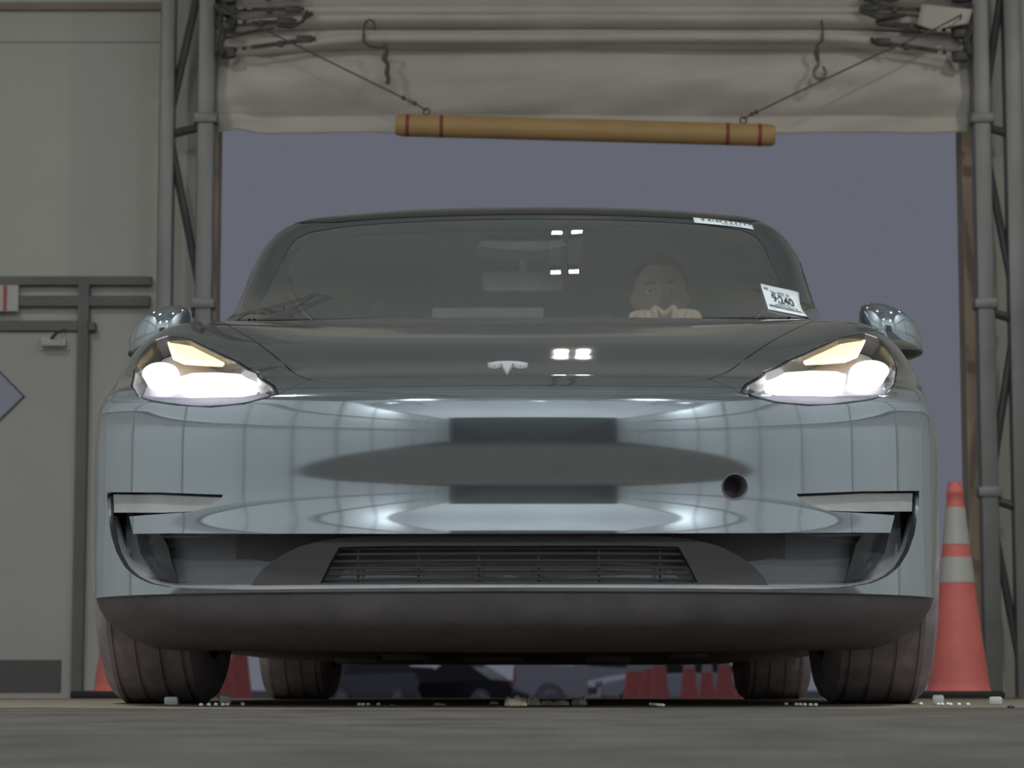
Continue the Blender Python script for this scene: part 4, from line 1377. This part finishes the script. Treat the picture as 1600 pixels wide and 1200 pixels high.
# lamp fixtures, the added fill lights included
lab = ['left added uplight brightening the tent end', 'middle added uplight brightening the tent end', 'right added uplight brightening the tent end', 'rear added wash light over the left side screen', 'front added wash light over the left side screen', 'rear added wash light over the right side screen', 'front added wash light over the right side screen', 'left flood lamp inside the opening', 'right flood lamp inside the opening',
       'left one of the small twin lamps above the opening', 'right one of the small twin lamps above the opening']
def roof_z(x):
    cx = (TX0 + TX1) / 2; hw = (TX1 - TX0) / 2
    return EAVE + (RIDGE - EAVE) * math.sqrt(max(0, 1 - ((x - cx) / hw) ** 2))
for i, (loc, p, c, t) in enumerate(LAMPS):
    L_ = empty('flood_lamp', loc, label=lab[i], cat='lamp', group='flood lamps under the roof')
    sz = .22 if i < NBIG else .05
    bm = bmesh.new(); bx(bm, (0, 0, .09), (sz + (.06 if i < NBIG else .02), (.16 if i < NBIG else .05) + .04, .12), bev=.012)
    bm_obj('lamp_body', bm, M['lampbody'], L_, smooth=True)
    bm = bmesh.new(); tube(bm, [(0, 0, .14), (0, 0, roof_z(loc[0]) - loc[2] - .03)], .012, 8)
    bm_obj('stem', bm, M['steel_dark'], L_, smooth=True)

# lattice columns beside the opening
def lattice(name, label, xs_, y, z0, z1, w_, steps, flip):
    root = empty(name, (0, 0, 0), label=label, cat='column')
    root.location = (xs_[0], y, z0)
    off = Vector(root.location)
    def put(nm, bm, m): 
        o = bm_obj(nm, bm, m, smooth=True)
        for v_ in o.data.vertices: v_.co -= off
        o.parent = root
    for x, wd in zip(xs_, w_):
        bm = bmesh.new(); bx(bm, (x, y, (z0 + z1) / 2), (wd, .09, z1 - z0), bev=.012)
        put('chord', bm, M['steel'])
    zz = np.linspace(z0 + .05, z1, steps + 1)
    for k in range(steps):
        a, b = (0, 1) if (k + flip) % 2 else (1, 0)
        bm = bmesh.new(); tube(bm, [(xs_[a], y + .01, zz[k]), (xs_[b], y + .01, zz[k + 1])], .020, 8)
        put('lacing_bar', bm, M['steel_dark'])
        bm = bmesh.new(); tube(bm, [(xs_[0], y - .005, zz[k + 1]), (xs_[1], y - .005, zz[k + 1] - .05)], .022, 8)
        put('cross_tie', bm, M['steel_dark'])
        bm = bmesh.new(); bx(bm, (xs_[0], y - .008, zz[k + 1] + .03), (w_[0] + .03, .095, .05), bev=.006)
        put('clamp', bm, M['steel'])
    bm = bmesh.new(); bx(bm, ((xs_[0] + xs_[1]) / 2, y, z0 + .006), (abs(xs_[1] - xs_[0]) + .2, .16, .012))
    put('base_plate', bm, M['steel_dark'])
YC = 12.45
cxp = lambda px: (px - 800) * YC / F
lattice('lattice_column', 'grey steel lattice column left of the opening, beside the door', (cxp(314), cxp(252)), YC, ground(YC), 4.6, (.085, .075), 5, 1)
lattice('lattice_column', 'grey steel lattice column right of the opening, behind the big cone', (cxp(1546), cxp(1597)), YC, ground(YC), 4.6, (.085, .09), 5, 0)

# gathered fabric door above the opening
YD = 12.55
dx = lambda px: (px - 800) * YD / F
dz = lambda py: at(800, py, YD).z
cd = empty('folding_fabric_door', (dx(930), YD, dz(205)), label='dirty white fabric door gathered in folds above the opening', cat='door')
dOff = Vector(cd.location)
def dput(nm, verts, faces, m, label=None, sm=True):
    return mesh_obj(nm, [Vector(p) - dOff for p in verts], faces, m, cd, sm, label=label)
def bmput(nm, bm, m, label=None):
    o = bm_obj(nm, bm, m, smooth=True, label=label)
    for v_ in o.data.vertices: v_.co -= dOff
    o.parent = cd
    return o
x0, x1 = dx(326), dx(1532)
nx = 120
nzv = 40
v, f = [], []
for j in range(nzv + 1):
    t = j / nzv
    for i in range(nx + 1):
        s = i / nx
        x = x0 + (x1 - x0) * s
        py = 72 + (206 - 72) * t + (-6 * math.exp(-((s - .03) / .02) ** 2) * t if s < .1 else 0)
        edge = max(0, 1 - min(s, 1 - s) / .14)
        py -= (10 if s < .5 else -8) * edge * (1 - t) * (-1 if s < .5 else -1) * (1 if s < .5 else -1)
        bulge = .10 * math.sin(math.pi * min(1, t * 1.25)) ** .8 * (1 - .35 * edge)
        n_ = noise.noise(Vector((x * 1.3, t * 2.2, 3.1)))
        n2_ = noise.noise(Vector((x * 3.4 + t * 2.5, t * 5, 7.7)))
        fold = .018 * math.sin((s - (t * .10 if s < .5 else -t * .10)) * 60) * edge
        y = YD - bulge - .045 * n_ - .018 * n2_ - fold + .03
        v.append((x, y, dz(py) + .008 * noise.noise(Vector((x * 2.2, 0, 9.0))) * (t > .9)))
for j in range(nzv):
    for i in range(nx):
        a = j * (nx + 1) + i
        f.append((a, a + 1, a + nx + 2, a + nx + 1))
o = dput('hanging_valance', v, f, M['curtain'])
so = o.modifiers.new('thickness', 'SOLIDIFY'); so.thickness = .006
# upper folds: a rippled fabric sheet and rolled battens
def fold_sheet(prof, px0, px1, seed, drop):
    v, f = [], []
    nx = 60
    for k, (py, dy) in enumerate(prof):
        for i in range(nx + 1):
            s = i / nx
            e = max(0, 1 - min(s, 1 - s) / .18)
            x = dx(px0) + (dx(px1) - dx(px0)) * s
            yy = YD + dy - .012 * noise.noise(Vector((x * 2, k * .7, seed)))
            v.append((x, yy, dz(py + drop * e * e + 1.2 * noise.noise(Vector((x * 1.5, k * .3, seed + 4))))))
    n = nx + 1
    for j in range(len(prof) - 1):
        for i in range(nx):
            a = j * n + i
            f.append((a, a + 1, a + n + 1, a + n))
    o = dput('fabric_fold', v, f, M['curtain'])
    so = o.modifiers.new('thickness', 'SOLIDIFY'); so.thickness = .005
def lobe(p0, p1, d0, d1):
    out = []
    for t in np.linspace(0, math.pi, 9):
        out.append((p0 + (p1 - p0) * (1 - math.cos(t)) / 2, d0 - (d0 - d1) * math.sin(t)))
    return out
fold_sheet(lobe(-70, 22, -.0, -.11), 330, 1530, 1, 4)
fold_sheet(lobe(15, 30, -.03, -.10), 345, 1528, 2, 8)
fold_sheet(lobe(27, 46, -.02, -.12), 335, 1528, 3, 16)
fold_sheet(lobe(44, 78, .02, -.05), 335, 1520, 4, 14)
bm = bmesh.new()
P = []
for i in range(31):
    px = 470 + (1395 - 470) * i / 30
    e = max(0, abs(i / 30 - .5) * 2 - .75) / .25
    P.append((dx(px), YD - .12, dz(68 + 3 * math.sin(i / 30 * math.pi * 2) * .3 + 10 * e * e)))
tube(bm, P, .024, 10)
bmput('bottom_batten', bm, M['curtain'], 'pale round batten holding the lowest fold')
# webbing, clamps and buckles at each end of the folds
def webbing(side):
    sg_ = -1 if side == 'l' else 1
    E = (lambda d: 330 + d) if side == 'l' else (lambda d: 1529 - d)
    rows_ = [(8, 6, 140), (28, 26, 142), (50, 44, 130), (92, 72, 160)] if side == 'l' else [(6, 8, 178), (30, 24, 180), (62, 46, 155), (98, 76, 162)]
    for k, (p0, p1, ln) in enumerate(rows_):
        bm = bmesh.new()
        pts = []
        for i in range(9):
            t = i / 8
            pts.append((dx(E(8 + (ln - 8) * t)), YD - .15, dz(p0 + (p1 - p0) * t)))
        for a, b in zip(pts, pts[1:]):
            ang = math.atan2(b[2] - a[2], b[0] - a[0])
            bx(bm, ((a[0] + b[0]) / 2, a[1], (a[2] + b[2]) / 2), (abs(b[0] - a[0]) * 1.02, .006, .020), rot=(0, -ang, 0))
        bmput('webbing_strap', bm, M['strap'], 'dark worn strap at the end of a fold')
        bm = bmesh.new()
        c = pts[1]
        bx(bm, (dx(E(22)), YD - .14, dz(p0 + 1)), (.075, .05, .055), bev=.012)
        bx(bm, (dx(E(ln - 18)), YD - .145, dz(p1)), (.08, .02, .035), bev=.006)
        bx(bm, (dx(E(ln - 55)), YD - .15, dz(p1 + (p0 - p1) * .3 + 2)), (.03, .03, .03), bev=.006)
        bmput('strap_clamp', bm, M['steel_dark'])
        bm = bmesh.new()
        for q_ in (0, 1):
            tube(bm, [(dx(E(38 + q_ * 14)), YD - .17, dz(p0 - 3)), (dx(E(46 + q_ * 14)), YD - .17, dz(p0 - 3.5))], .012, 8)
        bmput('buckle', bm, M['chrome'], 'shiny metal buckle')
        bm = bmesh.new()
        tube(bm, [(dx(E(26)), YD - .15, dz(p0)), (dx(E(-2)), YD - .12, dz(p0 + 2))], .010, 6)
        bmput('anchor_pin', bm, M['steel_dark'])
webbing('l'); webbing('r')
for pts, r_ in (([(333, 22), (341, 36), (338, 52), (346, 66), (340, 84), (348, 98)], .016), ([(345, 18), (352, 30), (364, 44), (356, 58), (342, 62)], .010),
                ([(352, 62), (372, 66), (398, 60), (424, 58)], .008), ([(430, 52), (452, 56), (470, 46), (478, 30)], .009), ([(470, 42), (486, 34)], .012),
                ([(1524, 20), (1518, 40), (1522, 60), (1514, 78), (1520, 96)], .017), ([(1362, 12), (1372, 18), (1386, 12), (1400, 16)], .009), ([(1350, 30), (1380, 42), (1420, 36)], .011),
                ([(1366, 72), (1376, 82), (1394, 82), (1402, 88)], .010), ([(1376, 50), (1410, 54), (1444, 60)], .010)):
    bm = bmesh.new(); tube(bm, [(dx(a), YD - .16 - .012 * (i % 2), dz(b)) for i, (a, b) in enumerate(pts)], r_, 7)
    bmput('strap_tail', bm, M['strap'], 'dark tangled strap end')
v, f = [], []
for j in range(9):
    for i in range(9):
        s, t = i / 8, j / 8
        px = 1445 + 80 * s - 8 * t
        py = 22 + 8 * s + (40 - 26 * abs(s - .32)) * t
        v.append((dx(px), YD - .19 - .03 * math.sin(s * 3) * t, dz(py)))
f = [(j * 9 + i, j * 9 + i + 1, j * 9 + i + 10, j * 9 + i + 9) for j in range(8) for i in range(8)]
o = dput('loose_flap', v, f, M['curtain'])
so = o.modifiers.new('thickness', 'SOLIDIFY'); so.thickness = .004
# looped cords with a hook on the battens
bm = bmesh.new()
tube(bm, [(dx(a), YD - .16, dz(b)) for a, b in ((572, 44), (567, 52), (566, 76), (574, 84), (592, 87), (600, 84))], .007, 6)
tube(bm, [(dx(a), YD - .16, dz(b)) for a, b in ((584, 60), (582, 46), (574, 43))], .006, 6)
tube(bm, [(dx(a), YD - .165 - .01 * (i % 2), dz(b)) for i, (a, b) in enumerate(((600, 84), (603, 94), (599, 104), (605, 114), (603, 126), (606, 136), (604, 143)))], [.014, .012, .016, .011, .013, .010, .012], 7)
bmput('knotted_cord', bm, M['cable'], 'frayed dark cord knotted on the left of the folds')
bm = bmesh.new()
tube(bm, [(dx(a), YD - .16, dz(b)) for a, b in ((1288, 44), (1290, 60), (1289, 76), (1281, 82), (1280, 96), (1282, 108))], [.006, .006, .006, .008, .014, .010], 7)
bmput('knotted_cord', bm, M['cable'], 'short dark cord on the right of the folds')
bm = bmesh.new()
tube(bm, [(dx(1284 + 9 * math.cos(t)), YD - .175, dz(126 - 10 * math.sin(t))) for t in np.linspace(math.pi * .6, math.pi * 2.35, 18)], .009, 8)
tube(bm, [(dx(1283), YD - .17, dz(106)), (dx(1281), YD - .175, dz(117))], .008, 8)
bmput('open_hook', bm, M['steel'], 'grey open hook')

# hanging clearance bar and its two cables
YB = 12.15
bxp = lambda px: (px - 800) * YB / F
bzp = lambda py: at(800, py, YB).z
A = Vector((bxp(615), YB, bzp(195.5))); B = Vector((bxp(1218), YB, bzp(211.5)))
rad = 17.8 * YB / F
br = empty('clearance_bar', (A + B) / 2, label='yellow clearance bar with maroon bands hanging across the opening', cat='bar')
dvec = (B - A); L_ = dvec.length
rotq = dvec.to_track_quat('Z', 'Y')
br.rotation_mode = 'QUATERNION'; br.rotation_quaternion = rotq
h = L_ / 2
bm = bmesh.new()
lathe(bm, [(0, -h), (rad * .8, -h), (rad * .94, -h + .012), (rad, -h + .04), (rad, h - .04), (rad * .94, h - .012), (rad * .8, h), (0, h)], 40)
bm_obj('bar_tube', bm, M['yellow'], br, smooth=True)
for px in (626 + 8, 688, 1142, 1193):
    t = (px - 615) / (1218 - 615) * L_ - h
    bm = bmesh.new()
    lathe(bm, [(rad * .99, t - .009), (rad * 1.012, t - .009), (rad * 1.012, t + .009), (rad * .99, t + .009)], 40, close=True)
    bm_obj('maroon_band', bm, M['maroon'], br, smooth=True)
for (pts, lb, px_e) in (([(318, 12), (400, 44), (500, 92), (600, 140), (650, 164)], 'thin dark cable running from the left column down to the yellow bar', 664),
                        ([(1530, 22), (1470, 48), (1390, 82), (1290, 128), (1200, 170), (1180, 179)], 'thin dark cable running from the right column down to the yellow bar', 1168)):
    cb = empty('suspension_cable', Vector((bxp(pts[-1][0]), YB, bzp(pts[-1][1]))), label=lb, cat='cable')
    oo = Vector(cb.location)
    t_ = (px_e - 615) / (1218 - 615)
    onbar = A + dvec * t_ + Vector((0, 0, rad))
    W = [Vector((bxp(a), YB, bzp(b))) for a, b in pts]
    sx_ = 1 if pts[0][0] < 800 else -1
    W = [Vector((W[0].x, 12.402, W[0].z + .03)), Vector((W[0].x + sx_ * .02, 12.24, W[0].z + .02))] + W[1:]
    bm = bmesh.new(); tube(bm, [p - oo for p in W] + [onbar + Vector((0, 0, .02)) - oo], .0045, 6)
    bm_obj('wire', bm, M['cable'], cb, smooth=True)
    for q_ in (.55, .9):
        p = W[-2].lerp(W[-1], q_)
        bm = bmesh.new(); bmesh.ops.create_icosphere(bm, subdivisions=2, radius=.012, matrix=Matrix.Translation(p - oo))
        bm_obj('cable_clip', bm, M['cable'], cb, smooth=True)
    bm = bmesh.new()
    c = onbar + Vector((0, 0, .016)) - oo
    tube(bm, [c + Vector((.016 * math.cos(t), 0, .016 * math.sin(t))) for t in np.linspace(0, 2 * math.pi, 13)], .005, 6, cap=False)
    bm_obj('end_fitting', bm, M['cable'], cb, smooth=True)

# ------------------------------------------------------------------ traffic cones
def make_cone(loc, label, group=None, lean=0.0):
    root = empty('traffic_cone', loc, (0, 0, random.uniform(-.3, .3)), label, 'traffic cone', group)
    H = .914
    def rr(z): return .030 + (.137 - .030) * (1 - z / H) ** 1.12
    def seg(z0, z1, n=5, off=0.0):
        return [(rr(z) + off, z) for z in np.linspace(z0, z1, n)]
    bm = bmesh.new()
    lathe(bm, [(rr(.03) + .01, .03)] + seg(.035, .86, 24) + [(.036, .862), (.036, .885), (.031, .889), (.029, H), (.022, H + .002), (.020, H - .01)], 40)
    bm_obj('cone_body', bm, M['orange'], root, smooth=R(60))
    for a, b in ((.488, .595), (.650, .808)):
        bm = bmesh.new(); lathe(bm, [(rr(a) - .002, a)] + seg(a, b, 6, .0022) + [(rr(b) - .002, b)], 40)
        bm_obj('reflective_band', bm, M['coneband'], root, smooth=R(60))
    bm = bmesh.new()
    bx(bm, (0, 0, .016), (.36, .36, .032), bev=.012)
    bm_obj('cone_base', bm, M['conebase'], root, smooth=True)
    return root
def cone_at(px, Y, label, group=None):
    return make_cone(((px - 800) * Y / F, Y, ground(Y)), label, group)
cone_at(1493, 10.9, 'tall orange traffic cone with two white bands just right of the grey sedan')
cone_at(200, 10.9, 'orange traffic cone mostly hidden behind the left front corner of the grey sedan')
FARG = 'traffic cones out in the lot'
for px, Y, lb in ((350, 24, 'orange cone seen between the left tires, left one of two'), (377, 25, 'orange cone seen between the left tires, right one of two'),
                  (986, 35, 'leftmost orange cone of the far row under the car'), (999, 36, 'second cone from the left in the far row under the car'),
                  (1012, 34, 'third cone from the left in the far row under the car'), (1029, 31, 'fourth cone from the left in the far row, last of the tight cluster'),
                  (1075, 33, 'far cone standing apart with gaps on both sides'), (1103, 36, 'far cone left of the pair near the right rear tire'),
                  (1130, 31, 'far cone with the widest foot near the right rear tire'), (1158, 38, 'rightmost far cone beside the right rear tire')):
    cone_at(px, Y, lb, FARG)

# ------------------------------------------------------------------ vehicles in the lot
def lot_car(name, label, px, Y, yaw, col, length=4.6, width=1.85, kind='sedan'):
    cm = mat('lot_paint', col, rough=.25, metal=.2, coat=.5)
    root = empty(name, ((px - 800) * Y / F, Y, ground(Y)), (0, 0, R(yaw)), label, 'car', 'vehicles parked far out in the lot')
    root['category'] = 'truck' if kind == 'pickup' else 'car'
    l = length / 2
    if kind == 'sedan':
        body = [(-l, .35), (-l + .05, .62), (-l + .25, .74), (-l + 1.15, .92), (l - .75, .96), (l - .1, .93), (l, .65), (l - .05, .32)]
        cab = [(-l + 1.1, .90), (-l + 1.85, 1.40), (-l + 2.3, 1.46), (l - 1.5, 1.42), (l - .7, .94)]
    elif kind == 'suv':
        body = [(-l, .42), (-l + .03, .80), (-l + .2, .95), (-l + 1.1, 1.06), (l - .15, 1.10), (l, .8), (l - .05, .40)]
        cab = [(-l + 1.05, 1.04), (-l + 1.75, 1.66), (-l + 2.2, 1.72), (l - .55, 1.68), (l - .15, 1.08)]
    elif kind == 'van':
        body = [(-l, .42), (-l + .05, .9), (-l + .8, 1.15), (l - .05, 1.2), (l, .8), (l, .42)]
        cab = [(-l + .75, 1.1), (-l + 1.5, 2.1), (-l + 2, 2.25), (l - .1, 2.25), (l - .03, 1.15)]
    else:
        body = [(-l, .55), (-l + .05, .95), (-l + .2, 1.12), (-l + 1.35, 1.20), (l - .05, 1.38), (l, 1.3), (l - .02, .62)]
        cab = [(-l + 1.3, 1.16), (-l + 1.95, 1.80), (-l + 2.4, 1.90), (-l + 3.6, 1.88), (-l + 3.75, 1.25)]
    wr = .40 if kind == 'pickup' else .34
    wy = (-l + .92, l - 1.05)
    # body outline with wheel openings in its lower edge
    out = list(body)
    low = min(body[0][1], body[-1][1])
    for cx_ in reversed(wy):
        out += [(cx_ + (wr + .06) * math.cos(t), wr + (wr + .06) * math.sin(t)) for t in np.linspace(-.02 * math.pi, 1.02 * math.pi, 11)]
    bm = bmesh.new()
    prism(bm, out, 'x', -width / 2, width / 2)
    bmesh.ops.bevel(bm, geom=[e for e in bm.edges if abs(e.verts[0].co.x - e.verts[1].co.x) < 1e-5], offset=.05, segments=2, affect='EDGES', clamp_overlap=True)
    bo = bm_obj('body_shell', bm, cm, root, smooth=True)
    bm = bmesh.new()
    n = len(cab)
    Lv = [[bm.verts.new((s * (width / 2 - .06 - .20 * max(0, (z - cab[0][1])) ), y, z)) for y, z in cab] for s in (-1, 1)]
    bm.faces.new(Lv[0]); bm.faces.new(Lv[1][::-1])
    for i in range(n): bm.faces.new((Lv[0][i], Lv[0][(i + 1) % n], Lv[1][(i + 1) % n], Lv[1][i]))
    bm_obj('cabin', bm, M['roofglass'], root, smooth=R(30), label='dark glazed cabin')
    bm = bmesh.new()
    top = [p for p in cab if p[1] > max(q[1] for q in cab) - .10]
    ww = width / 2 - .10 - .20 * (top[0][1] - cab[0][1])
    prism(bm, [(p[0], p[1] + .004) for p in top] + [(p[0], p[1] + .04) for p in top[::-1]], 'x', -ww, ww)
    bm_obj('roof', bm, cm, root, smooth=True)
    for y in wy:
        for s in (-1, 1):
            bm = bmesh.new()
            mt = Matrix.Translation((s * (width / 2 - .12), y, wr)) @ Matrix.Rotation(R(90) * s, 4, 'Y')
            lathe(bm, [(0, .09), (wr * .6, .10), (wr * .62, .115), (wr * .92, .11), (wr, .08), (wr, -.08), (wr * .9, -.11), (0, -.11)], 24, mt)
            wo = bm_obj('wheel', bm, M['rubber'], root, smooth=True)
            bm = bmesh.new(); lathe(bm, [(0, .118), (wr * .2, .118), (wr * .55, .108), (wr * .58, .10)], 16, mt)
            bm_obj('hubcap', bm, M['rim'], wo, smooth=True)
    bm = bmesh.new()
    for s in (-1, 1): bx(bm, (s * (width / 2 - .25), -l + .06, .68 if kind == 'sedan' else .86), (.38, .10, .14), bev=.02)
    bm_obj('front_lamp', bm, M['fog'], root, smooth=True)
    bm = bmesh.new()
    for s in (-1, 1): bx(bm, (s * (width / 2 - .16), l - .03, .82 if kind != 'pickup' else 1.05), (.28, .08, .16 if kind != 'pickup' else .36), bev=.02)
    bm_obj('tail_lamp', bm, M['red'], root, smooth=True)
    bm = bmesh.new(); bx(bm, (0, -l + .02, .5), (width * .6, .06, .18), bev=.02)
    bm_obj('front_grille', bm, M['black_plastic'], root, smooth=True)
    return root
# yaw -90: nose towards image left ; +90: nose towards image right
WHITE, DARK, SILV = (.62, .64, .68), (.035, .036, .042), (.30, .31, .34)
lot_car('pickup_truck', 'white pickup truck side on under the middle of the grey sedan, rear wheel showing', 950, 76, 90, WHITE, 5.6, 2.0, 'pickup')
lot_car('parked_car', 'dark hatchback left of the white pickup in the far lot', 716, 82, -110, DARK, 4.3, 1.8, 'sedan')
lot_car('parked_car', 'white car right of the pickup, partly behind the far cones', 1052, 66, -74, WHITE, 4.6, 1.85, 'sedan')
lot_car('parked_car', 'silver sedan left of the dark hatchback in the far lot', 632, 92, -60, SILV, 4.6, 1.85, 'sedan')
lot_car('parked_car', 'dark grey sport utility car at the left end of the far lot', 545, 78, -35, (.12, .125, .14), 4.7, 1.9, 'suv')
lot_car('parked_car', 'small white car between the grey utility car and the silver sedan', 590, 104, -40, WHITE, 4.4, 1.8, 'sedan')
lot_car('parked_van', 'pale van at the back of the far lot on the left', 555, 122, -50, (.45, .47, .52), 5.4, 2.0, 'van')
lot_car('parked_car', 'grey sedan far right behind the row of cones', 1100, 88, -60, SILV, 4.6, 1.85, 'sedan')
bm = bmesh.new()
bx(bm, (0, 0, .9), (.34, .3, 1.8), bev=.03)
o = bm_obj('utility_post', bm, M['signwhite'], smooth=True); o.location = ((907 - 800) * 64 / F, 64, ground(64)); tag(o, 'short white post between the pickup and the white car', 'post')

# ------------------------------------------------------------------ small things on the floor
cubeY = 5.35
def on_floor(px, Y): return Vector(((px - 800) * Y / F, Y, ground(Y)))
for px, Y, wpx, hpx, lb in ((272, 5.5, 21, 12, 'clear glass block on the floor left of the left bead row'), (355, 5.55, 18, 15, 'clear glass block behind the left row of beads'),
                            (1461, 5.6, 17, 14, 'clear glass block below the big cone'), (1550, 5.55, 20, 12, 'clear glass block at the far right of the floor')):
    s = Y / F
    bm = bmesh.new()
    bx(bm, (0, 0, hpx * s / 2), (wpx * s, wpx * s * .8, hpx * s), bev=.003)
    bx(bm, (0, 0, hpx * s + .0005), (wpx * s * .8, wpx * s * .6, .001))
    o = bm_obj('glass_block', bm, M['glasscube'], smooth=True)
    o.location = on_floor(px, Y); o.rotation_euler = (0, 0, random.uniform(-.3, .3))
    tag(o, lb, 'glass block', 'glass blocks on the floor')
rowsb = [('left', [(318, 5.28), (330, 5.30), (341, 5.33), (352, 5.32), (359, 5.34), (383, 5.40)], 'white bead in the row in front of the left tire'),
         ('mid left', [(563, 5.33), (569, 5.33), (577, 5.34), (593, 5.36)], 'white bead in the short row under the left of the bumper'),
         ('mid right', [(1015, 5.40), (1021, 5.34), (1025, 5.29), (1029, 5.25), (1034, 5.21)], 'white bead in the slanting row under the right of the bumper'),
         ('right', [(1225, 5.40), (1241, 5.34), (1247, 5.33), (1254, 5.31), (1263, 5.28), (1271, 5.27)], 'white bead in the row near the right tire'),
         ('far right', [(1434, 5.40), (1461, 5.36), (1467, 5.34), (1476, 5.38), (1480, 5.33), (1493, 5.33), (1507, 5.33)], 'white bead near the glass block below the big cone')]
bead_me = None
for nm, lst, lb in rowsb:
    for i, (px, Y) in enumerate(lst):
        if bead_me is None:
            bm = bmesh.new(); bmesh.ops.create_uvsphere(bm, u_segments=16, v_segments=10, radius=.0046, matrix=Matrix.Translation((0, 0, .0036)) @ Matrix.Diagonal((1, 1, .8, 1)))
            o = bm_obj('glass_bead', bm, M['bead'], smooth=True); bead_me = o
        else:
            o = bead_me.copy(); COL.objects.link(o)
        o.location = on_floor(px, Y)
        tag(o, lb, 'bead', 'white beads ' + nm)
def leaf(px, Y, wpx, hpx, seed, label):
    rn = random.Random(seed)
    s = Y / F
    n, mrows = 14, 5
    v, f = [], []
    for i in range(n + 1):
        t = i / n
        hgt = hpx * s * (.30 + .55 * abs(noise.noise(Vector((t * 4.5, seed * 3.7, 0)))) + .35 * math.sin(math.pi * t) ** .5) * (1 if 0 < i < n else .3)
        for j in range(mrows):
            q = j / (mrows - 1)
            jag = .55 * hpx * s * rn.random() ** 2 * q
            v.append(((t - .5) * wpx * s, (q - .5) * .016 + .006 * math.sin(t * 7 + seed), .0012 + max(0, hgt * math.sin(q * math.pi * .5) + jag)))
    for i in range(n):
        for j in range(mrows - 1):
            a = i * mrows + j
            f.append((a, a + 1, a + mrows + 1, a + mrows))
    o = mesh_obj('dry_leaf', v, f, M['straw'])
    o.location = on_floor(px, Y)
    so = o.modifiers.new('thickness', 'SOLIDIFY'); so.thickness = .0012
    tag(o, label, 'leaf', 'dry leaf scraps on the floor')
    return o
for px, Y, wp, hp, sd, lb in ((772, 5.5, 13, 5, 1, 'tiny leaf scrap, leftmost of the leaf litter'), (806, 5.25, 34, 14, 2, 'pale crumpled leaf scrap left of the litter centre'),
                              (830, 5.35, 26, 12, 3, 'crumpled leaf scrap second in the litter'), (853, 5.38, 22, 7, 4, 'low flat leaf scrap in the middle of the litter'),
                              (876, 5.38, 24, 7, 5, 'smooth domed leaf scrap right of centre'), (904, 5.4, 24, 12, 6, 'rightmost leaf scrap with an upturned stem'), (688, 5.35, 18, 3, 8, 'small flat leaf scrap left of the litter pile')):
    lf = leaf(px, Y, wp, hp, sd, lb)
    if px in (904, 830):
        bm = bmesh.new()
        s = Y / F
        if px == 904: tube(bm, [(0.008, 0, .006), (.012, 0, .016), (.017, 0, .021), (.026, 0, .024)], [.002, .0018, .0013, .0008], 6)
        else: tube(bm, [(-.006, 0, .006), (-.004, 0, .016), (-.001, 0, .021)], [.0016, .0014, .0008], 6)
        bm_obj('leaf_stem', bm, M['straw'], lf, smooth=True)
for px, Y, r_, lb in ((1574, 5.05, .006, 'dark pebble at the far right of the floor'), (420, 5.3, .0025, 'tiny dark pebble right of the left bead row'), (615, 5.15, .006, 'flat dark pebble under the left of the bumper')):
    bm = bmesh.new(); bmesh.ops.create_icosphere(bm, subdivisions=3, radius=r_)
    for v_ in bm.verts: v_.co = Vector((v_.co.x * 1.3, v_.co.y, max(0, v_.co.z * .6 + r_ * .4))) * (1 + .2 * noise.noise(v_.co * 200))
    o = bm_obj('pebble', bm, M['pebble'], smooth=True); o.location = on_floor(px, Y); tag(o, lb, 'pebble')
